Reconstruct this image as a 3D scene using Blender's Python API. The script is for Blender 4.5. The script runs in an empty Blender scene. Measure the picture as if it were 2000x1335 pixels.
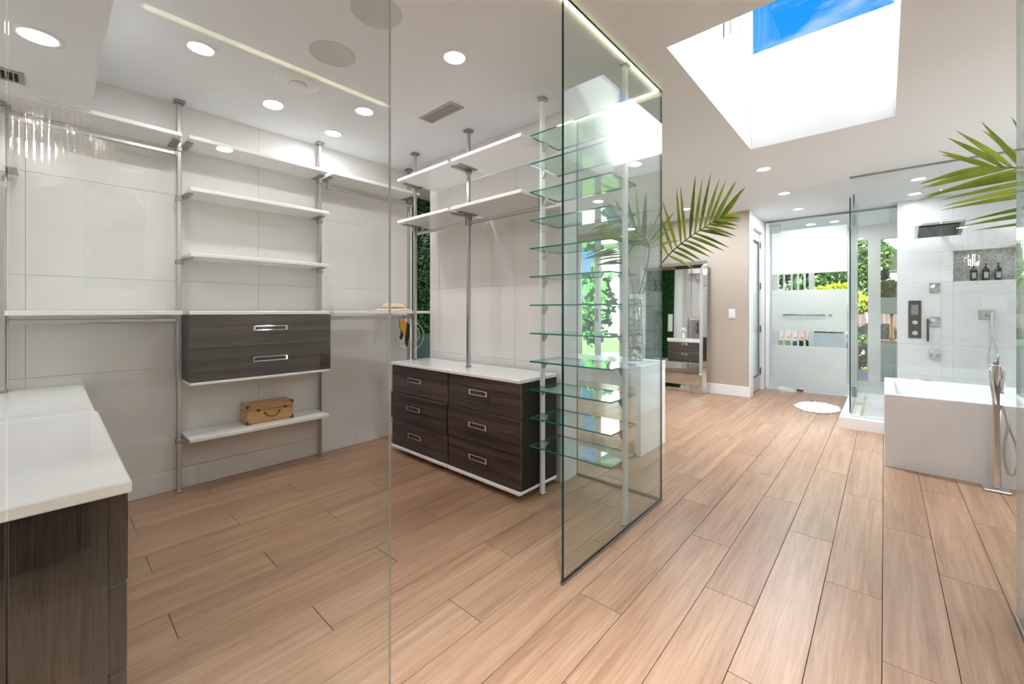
import bpy, bmesh, math, random
from mathutils import Vector, Matrix
R = random.Random(7)
sc = bpy.context.scene
COL = sc.collection
PI = math.pi

# ------------------------------------------------------------------ camera
cam_d = bpy.data.cameras.new('camera')
cam = bpy.data.objects.new('camera', cam_d)
COL.objects.link(cam)
sc.camera = cam
cam_d.sensor_fit = 'HORIZONTAL'
cam_d.sensor_width = 36.0
cam_d.lens = 811.0 / 2000.0 * 36.0
cam_d.shift_y = -60.5 / 2000.0
cam_d.clip_start = 0.02
cam_d.clip_end = 300
cam.location = (0, 0, 1.25)
cam.rotation_euler = (PI / 2, 0, math.radians(41.874))

# ------------------------------------------------------------------ world, sun, exposure
sc.view_settings.view_transform = 'Standard'
sc.view_settings.look = 'None'
sc.view_settings.gamma = 1.0
sc.view_settings.use_curve_mapping = False
sc.view_settings.exposure = 1.07
sc.cycles.max_bounces = 14
sc.cycles.diffuse_bounces = 7
sc.cycles.glossy_bounces = 6
sc.cycles.transmission_bounces = 8
sc.cycles.transparent_max_bounces = 32
sc.cycles.caustics_reflective = False
sc.cycles.caustics_refractive = False
sc.cycles.sample_clamp_indirect = 6.0

world = bpy.data.worlds.new('sky')
sc.world = world
world.use_nodes = True
wn = world.node_tree
wn.nodes.clear()
def N(t, typ, **kw):
    n = t.nodes.new(typ)
    for k, v in kw.items():
        if k.startswith('i_'):
            key = k[2:]
            key = int(key) if key.isdigit() else key
            n.inputs[key].default_value = v
        else:
            setattr(n, k, v)
    return n
w_out = N(wn, 'ShaderNodeOutputWorld')
w_bg = N(wn, 'ShaderNodeBackground', i_Strength=1.0)
w_tc = N(wn, 'ShaderNodeTexCoord')
w_sep = N(wn, 'ShaderNodeSeparateXYZ')
wn.links.new(w_tc.outputs['Generated'], w_sep.inputs[0])
w_ramp = N(wn, 'ShaderNodeValToRGB')
w_ramp.color_ramp.elements[0].position = 0.0
w_ramp.color_ramp.elements[0].color = (0.75, 0.88, 1.0, 1)
w_ramp.color_ramp.elements[1].position = 0.9
w_ramp.color_ramp.elements[1].color = (0.01, 0.20, 0.75, 1)
e = w_ramp.color_ramp.elements.new(0.34)
e.color = (0.012, 0.30, 0.92, 1)
e = w_ramp.color_ramp.elements.new(0.16)
e.color = (0.18, 0.55, 1.0, 1)
wn.links.new(w_sep.outputs['Z'], w_ramp.inputs[0])
w_map = N(wn, 'ShaderNodeMapping')
w_map.inputs['Scale'].default_value = (2.2, 5.0, 11.0)
w_map.inputs['Rotation'].default_value = (0.25, 0.1, 0.5)
wn.links.new(w_tc.outputs['Generated'], w_map.inputs[0])
w_no = N(wn, 'ShaderNodeTexNoise', i_Scale=1.6, i_Detail=7.0, i_Roughness=0.62, i_Distortion=0.6)
wn.links.new(w_map.outputs[0], w_no.inputs['Vector'])
w_cr = N(wn, 'ShaderNodeValToRGB')
w_cr.color_ramp.elements[0].position = 0.53
w_cr.color_ramp.elements[0].color = (0, 0, 0, 1)
w_cr.color_ramp.elements[1].position = 0.80
w_cr.color_ramp.elements[1].color = (0.85, 0.85, 0.85, 1)
wn.links.new(w_no.outputs['Fac'], w_cr.inputs[0])
w_mix = N(wn, 'ShaderNodeMix', data_type='RGBA')
w_mix.inputs[7].default_value = (0.80, 0.90, 1.0, 1)
wn.links.new(w_cr.outputs[0], w_mix.inputs[0])
wn.links.new(w_ramp.outputs[0], w_mix.inputs[6])
wn.links.new(w_mix.outputs[2], w_bg.inputs['Color'])
wn.links.new(w_bg.outputs[0], w_out.inputs['Surface'])
w_bg.inputs['Strength'].default_value = 0.64

sun_d = bpy.data.lights.new('sun', 'SUN')
sun_d.energy = 32.0
sun_d.angle = math.radians(1.0)
sun_d.color = (1.0, 0.97, 0.92)
sun = bpy.data.objects.new('sun', sun_d)
COL.objects.link(sun)
sun.rotation_euler = Vector((0.05, 0.77, -0.60)).to_track_quat('-Z', 'Y').to_euler()
sun.location = (-4, -9, 9)

# ------------------------------------------------------------------ materials
def newmat(name):
    m = bpy.data.materials.new(name)
    m.use_nodes = True
    t = m.node_tree
    t.nodes.clear()
    return m, t, N(t, 'ShaderNodeOutputMaterial')
def rgb(r, g, b):
    f = lambda c: ((c / 255 + 0.055) / 1.055) ** 2.4 if c > 10 else c / 255 / 12.92
    return (f(r), f(g), f(b), 1)
MATS = {}
def pbr(name, col, rough=0.5, metal=0.0, spec=0.5, bump=0.0, bscale=60.0, var=0.0, vscale=3.0, **kw):
    m, t, o = newmat(name)
    p = N(t, 'ShaderNodeBsdfPrincipled')
    p.inputs['Base Color'].default_value = col
    p.inputs['Roughness'].default_value = rough
    p.inputs['Metallic'].default_value = metal
    p.inputs['Specular IOR Level'].default_value = spec
    for k, v in kw.items():
        p.inputs[k].default_value = v
    tc = N(t, 'ShaderNodeTexCoord')
    if var > 0:
        no = N(t, 'ShaderNodeTexNoise', i_Scale=vscale, i_Detail=5.0)
        t.links.new(tc.outputs['Object'], no.inputs['Vector'])
        mx = N(t, 'ShaderNodeMix', data_type='RGBA')
        c = col
        mx.inputs[6].default_value = (c[0] * (1 - var), c[1] * (1 - var), c[2] * (1 - var), 1)
        mx.inputs[7].default_value = (min(1, c[0] * (1 + var)), min(1, c[1] * (1 + var)), min(1, c[2] * (1 + var)), 1)
        t.links.new(no.outputs['Fac'], mx.inputs[0])
        t.links.new(mx.outputs[2], p.inputs['Base Color'])
    if bump > 0:
        nb = N(t, 'ShaderNodeTexNoise', i_Scale=bscale, i_Detail=3.0)
        t.links.new(tc.outputs['Object'], nb.inputs['Vector'])
        b = N(t, 'ShaderNodeBump', i_Strength=bump, i_Distance=0.002)
        t.links.new(nb.outputs['Fac'], b.inputs['Height'])
        t.links.new(b.outputs[0], p.inputs['Normal'])
    t.links.new(p.outputs[0], o.inputs['Surface'])
    MATS[name] = m
    return m
def wood(name, c0, c1, scale, rough=0.4, bump=0.15, ringc=None, rnd=True, spec=0.4, tone=0.12):
    """streaky grain; scale is small along the grain"""
    m, t, o = newmat(name)
    p = N(t, 'ShaderNodeBsdfPrincipled', i_Roughness=rough)
    p.inputs['Specular IOR Level'].default_value = spec
    tc = N(t, 'ShaderNodeTexCoord')
    oi = N(t, 'ShaderNodeObjectInfo')
    off = N(t, 'ShaderNodeVectorMath', operation='MULTIPLY')
    off.inputs[1].default_value = (13.7, 7.3, 9.1) if rnd else (0, 0, 0)
    cmb = N(t, 'ShaderNodeCombineXYZ')
    for k in range(3):
        t.links.new(oi.outputs['Random'], cmb.inputs[k])
    t.links.new(cmb.outputs[0], off.inputs[0])
    add = N(t, 'ShaderNodeVectorMath', operation='ADD')
    t.links.new(tc.outputs['Object'], add.inputs[0])
    t.links.new(off.outputs[0], add.inputs[1])
    mp = N(t, 'ShaderNodeMapping')
    mp.inputs['Scale'].default_value = scale
    t.links.new(add.outputs[0], mp.inputs[0])
    n1 = N(t, 'ShaderNodeTexNoise', i_Scale=1.0, i_Detail=8.0, i_Roughness=0.65, i_Distortion=0.9)
    t.links.new(mp.outputs[0], n1.inputs['Vector'])
    mp2 = N(t, 'ShaderNodeMapping')
    mp2.inputs['Scale'].default_value = tuple(s * 0.16 for s in scale)
    t.links.new(add.outputs[0], mp2.inputs[0])
    n2 = N(t, 'ShaderNodeTexNoise', i_Scale=1.0, i_Detail=4.0, i_Distortion=1.2)
    t.links.new(mp2.outputs[0], n2.inputs['Vector'])
    mul = N(t, 'ShaderNodeMath', operation='MULTIPLY_ADD')
    mul.inputs[1].default_value = 0.55
    t.links.new(n1.outputs['Fac'], mul.inputs[0])
    m2 = N(t, 'ShaderNodeMath', operation='MULTIPLY')
    m2.inputs[1].default_value = 0.45
    t.links.new(n2.outputs['Fac'], m2.inputs[0])
    t.links.new(m2.outputs[0], mul.inputs[2])
    rp = N(t, 'ShaderNodeValToRGB')
    rp.color_ramp.elements[0].position = 0.36
    rp.color_ramp.elements[0].color = c0
    rp.color_ramp.elements[1].position = 0.64
    rp.color_ramp.elements[1].color = c1
    t.links.new(mul.outputs[0], rp.inputs[0])
    hsv = N(t, 'ShaderNodeHueSaturation')
    vr = N(t, 'ShaderNodeMath', operation='MULTIPLY_ADD')
    vr.inputs[1].default_value = tone if rnd else 0
    vr.inputs[2].default_value = 1.0 - (tone / 2 if rnd else 0)
    t.links.new(oi.outputs['Random'], vr.inputs[0])
    t.links.new(vr.outputs[0], hsv.inputs['Value'])
    t.links.new(rp.outputs[0], hsv.inputs['Color'])
    t.links.new(hsv.outputs[0], p.inputs['Base Color'])
    b = N(t, 'ShaderNodeBump', i_Strength=bump, i_Distance=0.0015)
    t.links.new(n1.outputs['Fac'], b.inputs['Height'])
    t.links.new(b.outputs[0], p.inputs['Normal'])
    t.links.new(p.outputs[0], o.inputs['Surface'])
    MATS[name] = m
    return m
def glass(name, tint, f0=0.045, frost=0.0):
    m, t, o = newmat(name)
    lw = N(t, 'ShaderNodeLayerWeight', i_Blend=0.5)
    pw = N(t, 'ShaderNodeMath', operation='POWER')
    pw.inputs[1].default_value = 5.0
    t.links.new(lw.outputs['Facing'], pw.inputs[0])
    ma = N(t, 'ShaderNodeMath', operation='MULTIPLY_ADD')
    ma.inputs[1].default_value = 1 - f0
    ma.inputs[2].default_value = f0
    t.links.new(pw.outputs[0], ma.inputs[0])
    tr = N(t, 'ShaderNodeBsdfTransparent')
    tr.inputs['Color'].default_value = (*tint, 1)
    gl = N(t, 'ShaderNodeBsdfGlossy', i_Roughness=0.0 if frost == 0 else 0.3)
    gl.inputs['Color'].default_value = (0.95, 1.0, 0.98, 1)
    mx = N(t, 'ShaderNodeMixShader')
    t.links.new(ma.outputs[0], mx.inputs[0])
    if frost > 0:
        tl = N(t, 'ShaderNodeBsdfTranslucent')
        tl.inputs['Color'].default_value = (*tint, 1)
        df = N(t, 'ShaderNodeBsdfDiffuse')
        df.inputs['Color'].default_value = (*tint, 1)
        m1 = N(t, 'ShaderNodeMixShader', i_0=0.45)
        t.links.new(tl.outputs[0], m1.inputs[1])
        t.links.new(df.outputs[0], m1.inputs[2])
        m0 = N(t, 'ShaderNodeMixShader', i_0=frost)
        t.links.new(tr.outputs[0], m0.inputs[1])
        t.links.new(m1.outputs[0], m0.inputs[2])
        t.links.new(m0.outputs[0], mx.inputs[1])
    else:
        t.links.new(tr.outputs[0], mx.inputs[1])
    t.links.new(gl.outputs[0], mx.inputs[2])
    t.links.new(mx.outputs[0], o.inputs['Surface'])
    MATS[name] = m
    return m
def emit(name, col, s):
    m, t, o = newmat(name)
    em = N(t, 'ShaderNodeEmission', i_Strength=s)
    em.inputs['Color'].default_value = col
    t.links.new(em.outputs[0], o.inputs['Surface'])
    MATS[name] = m
    return m
def leafmat(name, c0, c1, rough=0.4, trans=0.25):
    m, t, o = newmat(name)
    p = N(t, 'ShaderNodeBsdfPrincipled', i_Roughness=rough)
    oi = N(t, 'ShaderNodeObjectInfo')
    tc = N(t, 'ShaderNodeTexCoord')
    no = N(t, 'ShaderNodeTexNoise', i_Scale=9.0, i_Detail=3.0)
    t.links.new(tc.outputs['Object'], no.inputs['Vector'])
    ad = N(t, 'ShaderNodeMath', operation='MULTIPLY_ADD')
    ad.inputs[1].default_value = 0.5
    t.links.new(oi.outputs['Random'], ad.inputs[0])
    m5 = N(t, 'ShaderNodeMath', operation='MULTIPLY')
    m5.inputs[1].default_value = 0.55
    t.links.new(no.outputs['Fac'], m5.inputs[0])
    t.links.new(m5.outputs[0], ad.inputs[2])
    rp = N(t, 'ShaderNodeValToRGB')
    rp.color_ramp.elements[0].position = 0.2
    rp.color_ramp.elements[0].color = c0
    rp.color_ramp.elements[1].position = 0.8
    rp.color_ramp.elements[1].color = c1
    t.links.new(ad.outputs[0], rp.inputs[0])
    t.links.new(rp.outputs[0], p.inputs['Base Color'])
    tl = N(t, 'ShaderNodeBsdfTranslucent')
    t.links.new(rp.outputs[0], tl.inputs['Color'])
    mx = N(t, 'ShaderNodeMixShader', i_0=trans)
    t.links.new(p.outputs[0], mx.inputs[1])
    t.links.new(tl.outputs[0], mx.inputs[2])
    t.links.new(mx.outputs[0], o.inputs['Surface'])
    MATS[name] = m
    return m
def speckle(name, c0, c1, scale, rough=0.3, metal=0.0, bump=0.3):
    m, t, o = newmat(name)
    p = N(t, 'ShaderNodeBsdfPrincipled', i_Roughness=rough, i_Metallic=metal)
    tc = N(t, 'ShaderNodeTexCoord')
    v = N(t, 'ShaderNodeTexVoronoi', i_Scale=scale)
    t.links.new(tc.outputs['Object'], v.inputs['Vector'])
    sp = N(t, 'ShaderNodeSeparateXYZ')
    t.links.new(v.outputs['Color'], sp.inputs[0])
    mx = N(t, 'ShaderNodeMix', data_type='RGBA')
    mx.inputs[6].default_value = c0
    mx.inputs[7].default_value = c1
    t.links.new(sp.outputs[0], mx.inputs[0])
    t.links.new(mx.outputs[2], p.inputs['Base Color'])
    b = N(t, 'ShaderNodeBump', i_Strength=bump, i_Distance=0.004)
    t.links.new(sp.outputs[1], b.inputs['Height'])
    t.links.new(b.outputs[0], p.inputs['Normal'])
    t.links.new(p.outputs[0], o.inputs['Surface'])
    MATS[name] = m
    return m

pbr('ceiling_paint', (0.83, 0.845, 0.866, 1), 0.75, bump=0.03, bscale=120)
pbr('white_paint', (0.82, 0.82, 0.81, 1), 0.6, bump=0.03, bscale=120)
pbr('beige_paint', rgb(184, 171, 158), 0.7, bump=0.04, bscale=120)
pbr('trim_white', (0.85, 0.85, 0.85, 1), 0.35)
pbr('tile_stone', (0.78, 0.755, 0.73, 1), 0.28, var=0.05, vscale=2.2, bump=0.02, bscale=40)
pbr('marble', (0.78, 0.78, 0.775, 1), 0.16, var=0.05, vscale=2.5)
pbr('grout', (0.60, 0.58, 0.56, 1), 0.9, bump=0.1)
pbr('floor_gap', (0.12, 0.075, 0.05, 1), 0.9, bump=0.1)
pbr('quartz', (0.86, 0.85, 0.84, 1), 0.09, var=0.015, vscale=30)
pbr('shelf_white', (0.86, 0.85, 0.84, 1), 0.25, var=0.01)
pbr('tub_white', (0.83, 0.82, 0.83, 1), 0.14, var=0.01)
pbr('steel', (0.52, 0.52, 0.51, 1), 0.30, metal=1.0, bump=0.03, bscale=200)
pbr('steel_dark', (0.36, 0.35, 0.34, 1), 0.34, metal=1.0, bump=0.03, bscale=200)
pbr('alu_white', (0.80, 0.82, 0.83, 1), 0.32, metal=0.25, bump=0.02)
pbr('chrome', (0.80, 0.80, 0.81, 1), 0.07, metal=1.0, bump=0.01)
pbr('nickel', (0.70, 0.68, 0.66, 1), 0.16, metal=1.0, bump=0.01)
pbr('gunmetal', (0.085, 0.085, 0.08, 1), 0.25, metal=0.7, var=0.2, vscale=12)
pbr('black', (0.012, 0.012, 0.012, 1), 0.3, bump=0.02)
pbr('dark_gap', (0.02, 0.018, 0.017, 1), 0.8, bump=0.02)
pbr('vent_metal', (0.42, 0.40, 0.38, 1), 0.45, metal=0.3, bump=0.02)
pbr('grille', (0.66, 0.66, 0.64, 1), 0.7, bump=0.3, bscale=400)
pbr('plastic', (0.80, 0.80, 0.79, 1), 0.35, bump=0.01)
pbr('mirror', (0.86, 0.90, 0.90, 1), 0.0, metal=1.0)
pbr('mirror_frame', (0.80, 0.82, 0.84, 1), 0.04, metal=1.0, bump=0.01)
pbr('straw', (0.74, 0.62, 0.48, 1), 0.8, bump=0.6, bscale=220, var=0.15, vscale=40)
pbr('rug', (0.80, 0.78, 0.76, 1), 0.95, bump=0.8, bscale=260)
pbr('gold', (0.62, 0.34, 0.09, 1), 0.3, metal=0.9, bump=0.02)
pbr('planter_green', (0.42, 0.46, 0.38, 1), 0.5, var=0.06, bump=0.03)
pbr('teal_panel', (0.06, 0.12, 0.12, 1), 0.2, var=0.05)
pbr('edge_teal', (0.0, 0.17, 0.15, 1), 0.08, spec=0.8, var=0.25, vscale=9)
pbr('edge_dark', (0.006, 0.035, 0.04, 1), 0.08, spec=0.6, var=0.2, vscale=5)
pbr('edge_grey', (0.52, 0.55, 0.53, 1), 0.1, spec=0.7, var=0.1, vscale=4)
pbr('render_wall', (0.45, 0.44, 0.42, 1), 0.85, bump=0.1, var=0.05)
pbr('balcony_grey', (0.22, 0.24, 0.28, 1), 0.6, bump=0.05)
pbr('terracotta', (0.032, 0.019, 0.016, 1), 0.8, var=0.2, vscale=20, bump=0.2)
pbr('lawn', (0.06, 0.10, 0.02, 1), 0.95, var=0.3, vscale=8, bump=0.6)
pbr('terrace', (0.42, 0.40, 0.37, 1), 0.7, var=0.05, bump=0.1)
pbr('bark', (0.16, 0.11, 0.07, 1), 0.9, bump=0.5, bscale=40)
pbr('towel', (0.85, 0.85, 0.84, 1), 0.95, bump=0.6, bscale=200)
pbr('door_grey', (0.52, 0.48, 0.45, 1), 0.4, bump=0.02)
pbr('flower', (0.86, 0.80, 0.72, 1), 0.7, bump=0.05)
wood('oak', rgb(138, 103, 79), rgb(176, 142, 115), (62, 2.6, 62), rough=0.33, bump=0.12, spec=0.4, tone=0.10)
wood('dark_x', rgb(29, 23, 23), rgb(94, 80, 77), (2.2, 70, 90), rough=0.33, bump=0.2, rnd=True, tone=0.1)
wood('dark_y', rgb(27, 21, 20), rgb(92, 75, 68), (70, 2.2, 90), rough=0.5, bump=0.2, rnd=True, tone=0.1)
wood('dark_z', rgb(13, 11, 10), rgb(60, 51, 45), (380, 380, 9), rough=0.55, bump=0.3, rnd=True, tone=0.06, spec=0.2)
wood('case_wood', rgb(176, 118, 62), rgb(219, 168, 104), (60, 4, 60), rough=0.35, bump=0.1, rnd=False)
glass('glass_clear', (0.95, 0.963, 0.957), 0.034)
glass('glass_door', (0.97, 0.98, 0.975), 0.04)
glass('glass_tint', (0.925, 0.965, 0.962), 0.065)
glass('glass_shelf', (0.86, 0.95, 0.925), 0.05)
glass('glass_window', (0.97, 0.98, 0.98), 0.03)
glass('glass_frosted', (0.87, 0.885, 0.86), 0.03, frost=0.93)
glass('glass_milk', (0.86, 0.92, 0.98), 0.03, frost=0.98)
glass('crystal', (0.95, 0.92, 0.92), 0.10, frost=0.75)
emit('lamp_lens', (1.0, 0.96, 0.90, 1), 14.0)
emit('led', (1.0, 0.90, 0.55, 1), 5.0)
emit('bulb', (1.0, 0.90, 0.80, 1), 60.0)
leafmat('palm_leaf', rgb(40, 80, 18), rgb(172, 186, 70), 0.35, 0.3)
leafmat('hedge_leaf', rgb(12, 44, 16), rgb(56, 112, 44), 0.4, 0.15)
leafmat('tree_leaf', rgb(22, 52, 16), rgb(84, 116, 44), 0.5, 0.3)
leafmat('lime_leaf', rgb(100, 128, 16), rgb(164, 172, 40), 0.5, 0.3)
leafmat('fig_leaf', rgb(28, 82, 38), rgb(84, 140, 66), 0.4, 0.25)
pbr('stem', rgb(70, 74, 40), 0.6, bump=0.1)
speckle('vase_mosaic', rgb(70, 62, 56), rgb(226, 216, 204), 55, 0.12, 0.8, 0.8)
speckle('pebble', rgb(176, 176, 174), rgb(226, 226, 224), 70, 0.75, 0, 0.5)
M = MATS

# ------------------------------------------------------------------ helpers
ORG = {}
def box(bm, x0, x1, y0, y1, z0, z1, bev=0.0, seg=1, mi=0):
    vs = [bm.verts.new((x, y, z)) for x in (x0, x1) for y in (y0, y1) for z in (z0, z1)]
    idx = ((0, 1, 3, 2), (4, 6, 7, 5), (0, 4, 5, 1), (2, 3, 7, 6), (0, 2, 6, 4), (1, 5, 7, 3))
    fs = [bm.faces.new([vs[i] for i in f]) for f in idx]
    for f in fs:
        f.material_index = mi
    if bev > 0:
        es = list({e for f in fs for e in f.edges})
        r = bmesh.ops.bevel(bm, geom=es, offset=bev, segments=seg, affect='EDGES', profile=0.5)
        for f in r['faces']:
            f.material_index = mi
    return bm
def B(*a, **k):
    return box(bmesh.new(), *a, **k)
def tube(bm, pts, rad, n=8, cap=True):
    pts = [Vector(p) for p in pts]
    rads = rad if isinstance(rad, (list, tuple)) else [rad] * len(pts)
    rings = []
    up = None
    for i, p in enumerate(pts):
        d = (pts[min(i + 1, len(pts) - 1)] - pts[max(i - 1, 0)]).normalized()
        if up is None:
            up = Vector((0, 0, 1)) if abs(d.z) < 0.9 else Vector((1, 0, 0))
        a = d.cross(up).normalized()
        b = a.cross(d).normalized()
        up = b
        rings.append([bm.verts.new(p + (a * math.cos(2 * PI * k / n) + b * math.sin(2 * PI * k / n)) * rads[i]) for k in range(n)])
    for r0, r1 in zip(rings, rings[1:]):
        for k in range(n):
            f = bm.faces.new((r0[k], r0[(k + 1) % n], r1[(k + 1) % n], r1[k]))
            f.smooth = True
    if cap:
        bm.faces.new(rings[0][::-1])
        bm.faces.new(rings[-1])
    return bm
def lathe(bm, prof, cx, cy, n=32, smooth=True, cap0=True, cap1=True):
    rings = [[bm.verts.new((cx + r * math.cos(2 * PI * k / n), cy + r * math.sin(2 * PI * k / n), z)) for k in range(n)] for r, z in prof]
    for r0, r1 in zip(rings, rings[1:]):
        for k in range(n):
            f = bm.faces.new((r0[k], r0[(k + 1) % n], r1[(k + 1) % n], r1[k]))
            f.smooth = smooth
    if cap0: bm.faces.new(rings[0][::-1])
    if cap1: bm.faces.new(rings[-1])
    return bm
def grid_slab(axis, us, vs, holes, t0, t1):
    """slab with rectangular holes; axis 'x','y','z' is the thickness axis; u,v the other two in order"""
    bm = bmesh.new()
    us = sorted(set(us + [h[0] for h in holes] + [h[1] for h in holes]))
    vs = sorted(set(vs + [h[2] for h in holes] + [h[3] for h in holes]))
    us = [u for u in us]
    def P(u, v, t):
        return {'x': (t, u, v), 'y': (u, t, v), 'z': (u, v, t)}[axis]
    cache = {}
    def V(i, j, t):
        k = (i, j, t)
        if k not in cache:
            cache[k] = bm.verts.new(P(us[i], vs[j], t))
        return cache[k]
    def solid(i, j):
        if i < 0 or j < 0 or i >= len(us) - 1 or j >= len(vs) - 1: return False
        cu, cv = (us[i] + us[i + 1]) / 2, (vs[j] + vs[j + 1]) / 2
        return not any(h[0] < cu < h[1] and h[2] < cv < h[3] for h in holes)
    for i in range(len(us) - 1):
        for j in range(len(vs) - 1):
            if not solid(i, j): continue
            for t in (t0, t1):
                bm.faces.new((V(i, j, t), V(i + 1, j, t), V(i + 1, j + 1, t), V(i, j + 1, t)))
            if not solid(i - 1, j): bm.faces.new((V(i, j, t0), V(i, j + 1, t0), V(i, j + 1, t1), V(i, j, t1)))
            if not solid(i + 1, j): bm.faces.new((V(i + 1, j, t0), V(i + 1, j + 1, t0), V(i + 1, j + 1, t1), V(i + 1, j, t1)))
            if not solid(i, j - 1): bm.faces.new((V(i, j, t0), V(i + 1, j, t0), V(i + 1, j, t1), V(i, j, t1)))
            if not solid(i, j + 1): bm.faces.new((V(i, j + 1, t0), V(i + 1, j + 1, t0), V(i + 1, j + 1, t1), V(i, j + 1, t1)))
    bmesh.ops.recalc_face_normals(bm, faces=bm.faces)
    return bm
def mats_of(m):
    return [M[x] for x in (m if isinstance(m, (list, tuple)) else [m])]
def obj(name, bm, mat, parent=None, recalc=True):
    if recalc:
        bmesh.ops.recalc_face_normals(bm, faces=bm.faces)
    if parent is None:
        lo = Vector([min(v.co[k] for v in bm.verts) for k in range(3)])
        hi = Vector([max(v.co[k] for v in bm.verts) for k in range(3)])
        org = Vector(((lo.x + hi.x) / 2, (lo.y + hi.y) / 2, lo.z))
    else:
        org = ORG[parent.name]
    bmesh.ops.translate(bm, verts=bm.verts, vec=-org)
    me = bpy.data.meshes.new(name)
    bm.to_mesh(me)
    bm.free()
    for x in mats_of(mat):
        me.materials.append(x)
    o = bpy.data.objects.new(name, me)
    COL.objects.link(o)
    if parent is None:
        o.location = org
    else:
        o.parent = parent
    ORG[o.name] = org
    return o
def thing(name, loc, label, cat, group=None):
    o = bpy.data.objects.new(name, None)
    o.empty_display_size = 0.1
    COL.objects.link(o)
    o.location = loc
    ORG[o.name] = Vector(loc)
    return tag(o, label, cat, group)
def tag(o, label, cat, group=None):
    o['label'] = label
    o['category'] = cat
    if group: o['group'] = group
    return o
def struct(name, bm, mat, label=None, recalc=True):
    o = obj(name, bm, mat, recalc=recalc)
    o['kind'] = 'structure'
    o['category'] = name.split('_')[0]
    o['label'] = label or ''
    return o
def pane(x0, x1, y0, y1, z0, z1):
    """glass sheet: big faces slot 0, edges slot 1 (thickness is the smallest extent)"""
    bm = B(x0, x1, y0, y1, z0, z1)
    d = (x1 - x0, y1 - y0, z1 - z0)
    k = d.index(min(d))
    bm.normal_update()
    for f in bm.faces:
        f.material_index = 0 if abs(f.normal[k]) > 0.9 else 1
    return bm

CEIL = 2.70

# ================================================================== SETTING
# ---- floor with planks
fl = struct('floor', B(-4.5, 3.0, -1.6, 7.8, -0.06, -0.011), 'floor_gap', 'light oak plank floor running through closet and bathroom')
def plank_mesh(L):
    bm = B(-0.0989, 0.0989, -L / 2 + 0.0013, L / 2 - 0.0013, -0.011, 0.0, bev=0.0008)
    me = bpy.data.meshes.new('plank')
    bm.to_mesh(me); bm.free()
    me.materials.append(M['oak'])
    return me
pm_full = plank_mesh(1.245)
pm_cache = {}
rest = bmesh.new()
org_f = ORG[fl.name]
nplank = 0
for ci in range(-23, 15):
    xc = -0.006 + 0.2 * ci + 0.1
    if xc < -4.45 or xc > 2.95: continue
    base = 3.65 - 0.415 * (ci + 1)
    k0 = math.floor((-1.6 - base) / 1.245)
    y = base + k0 * 1.245
    while y < 7.8:
        a, b = max(y, -1.6), min(y + 1.245, 7.8)
        if b - a > 0.02:
            vis = (xc < 0.8 or b < 2.6) and xc < 1.4 and b > -0.6 and not (xc < -3.8 and b < 2.6)
            if vis and nplank < 292:
                L = round(b - a, 4)
                if abs(L - 1.245) < 1e-3: me = pm_full
                else:
                    if L not in pm_cache: pm_cache[L] = plank_mesh(L)
                    me = pm_cache[L]
                p = bpy.data.objects.new('plank', me)
                COL.objects.link(p)
                p.parent = fl
                p.location = Vector((xc, (a + b) / 2, 0)) - org_f
                nplank += 1
            else:
                box(rest, xc - 0.0989, xc + 0.0989, a + 0.0013, b - 0.0013, -0.011, 0, bev=0.0008)
        y += 1.245
ro = obj('remaining_planks', rest, 'oak', fl)
ro['kind'] = 'stuff'

# ---- ceiling with skylight opening
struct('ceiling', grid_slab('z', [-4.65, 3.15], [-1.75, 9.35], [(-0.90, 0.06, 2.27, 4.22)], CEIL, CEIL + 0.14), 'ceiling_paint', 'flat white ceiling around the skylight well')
# lantern of the skylight
sk = struct('wall_skylight', grid_slab('x', [2.17, 4.32], [CEIL + 0.14, 4.40], [], -1.02, -0.90), 'white_paint', 'white side of the skylight well')
struct('wall_skylight', B(0.06, 0.18, 2.17, 4.32, CEIL + 0.14, 4.40), 'white_paint', 'white right side of the skylight well')
struct('wall_skylight', B(-0.90, 0.06, 2.15, 2.27, CEIL + 0.14, 4.40), 'white_paint', 'white near side of the skylight well')
struct('wall_skylight', B(-0.90, 0.06, 4.22, 4.32, CEIL + 0.14, 3.55), 'white_paint', 'white far side of the skylight well below the sky window')
trim = struct('trim_1', B(-0.90, -0.892, 2.27, 4.22, CEIL - 0.001, 2.88, bev=0.002), 'trim_white', 'white lower band lining the skylight well on the left')
struct('trim_2', B(-0.892, 0.06, 4.212, 4.22, CEIL - 0.001, 2.87, bev=0.002), 'trim_white', 'white lower band lining the far side of the skylight well')
jm = struct('trim_3', B(-0.90, -0.885, 3.56, 3.70, 3.42, 4.39, bev=0.003), 'trim_white', 'white upright trim boards on the skylight well')
for y0, y1 in ((3.74, 3.80), (3.86, 3.97), (4.03, 4.20)):
    obj('board', B(-0.90, -0.889, y0, y1, 3.42, 4.39, bev=0.003), 'trim_white', jm)
struct('trim_4', B(-0.90, -0.893, 3.372, 3.392, 3.30, 4.39), 'steel_dark', 'thin dark strip drawn as the shadow gap in the white skylight well')  # shade of a narrow gap put in as a dark strip
w1 = struct('window_1', pane(-0.90, 0.06, 4.262, 4.272, 3.55, 4.39), ['glass_window', 'edge_grey'], 'skylight window showing blue sky')
struct('window_2', pane(-0.96, 0.12, 2.21, 4.29, 4.405, 4.415), ['glass_window', 'edge_grey'], 'unseen glass roof added to let daylight into the skylight well')  # out of view; well top left open under glass for brightness

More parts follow.
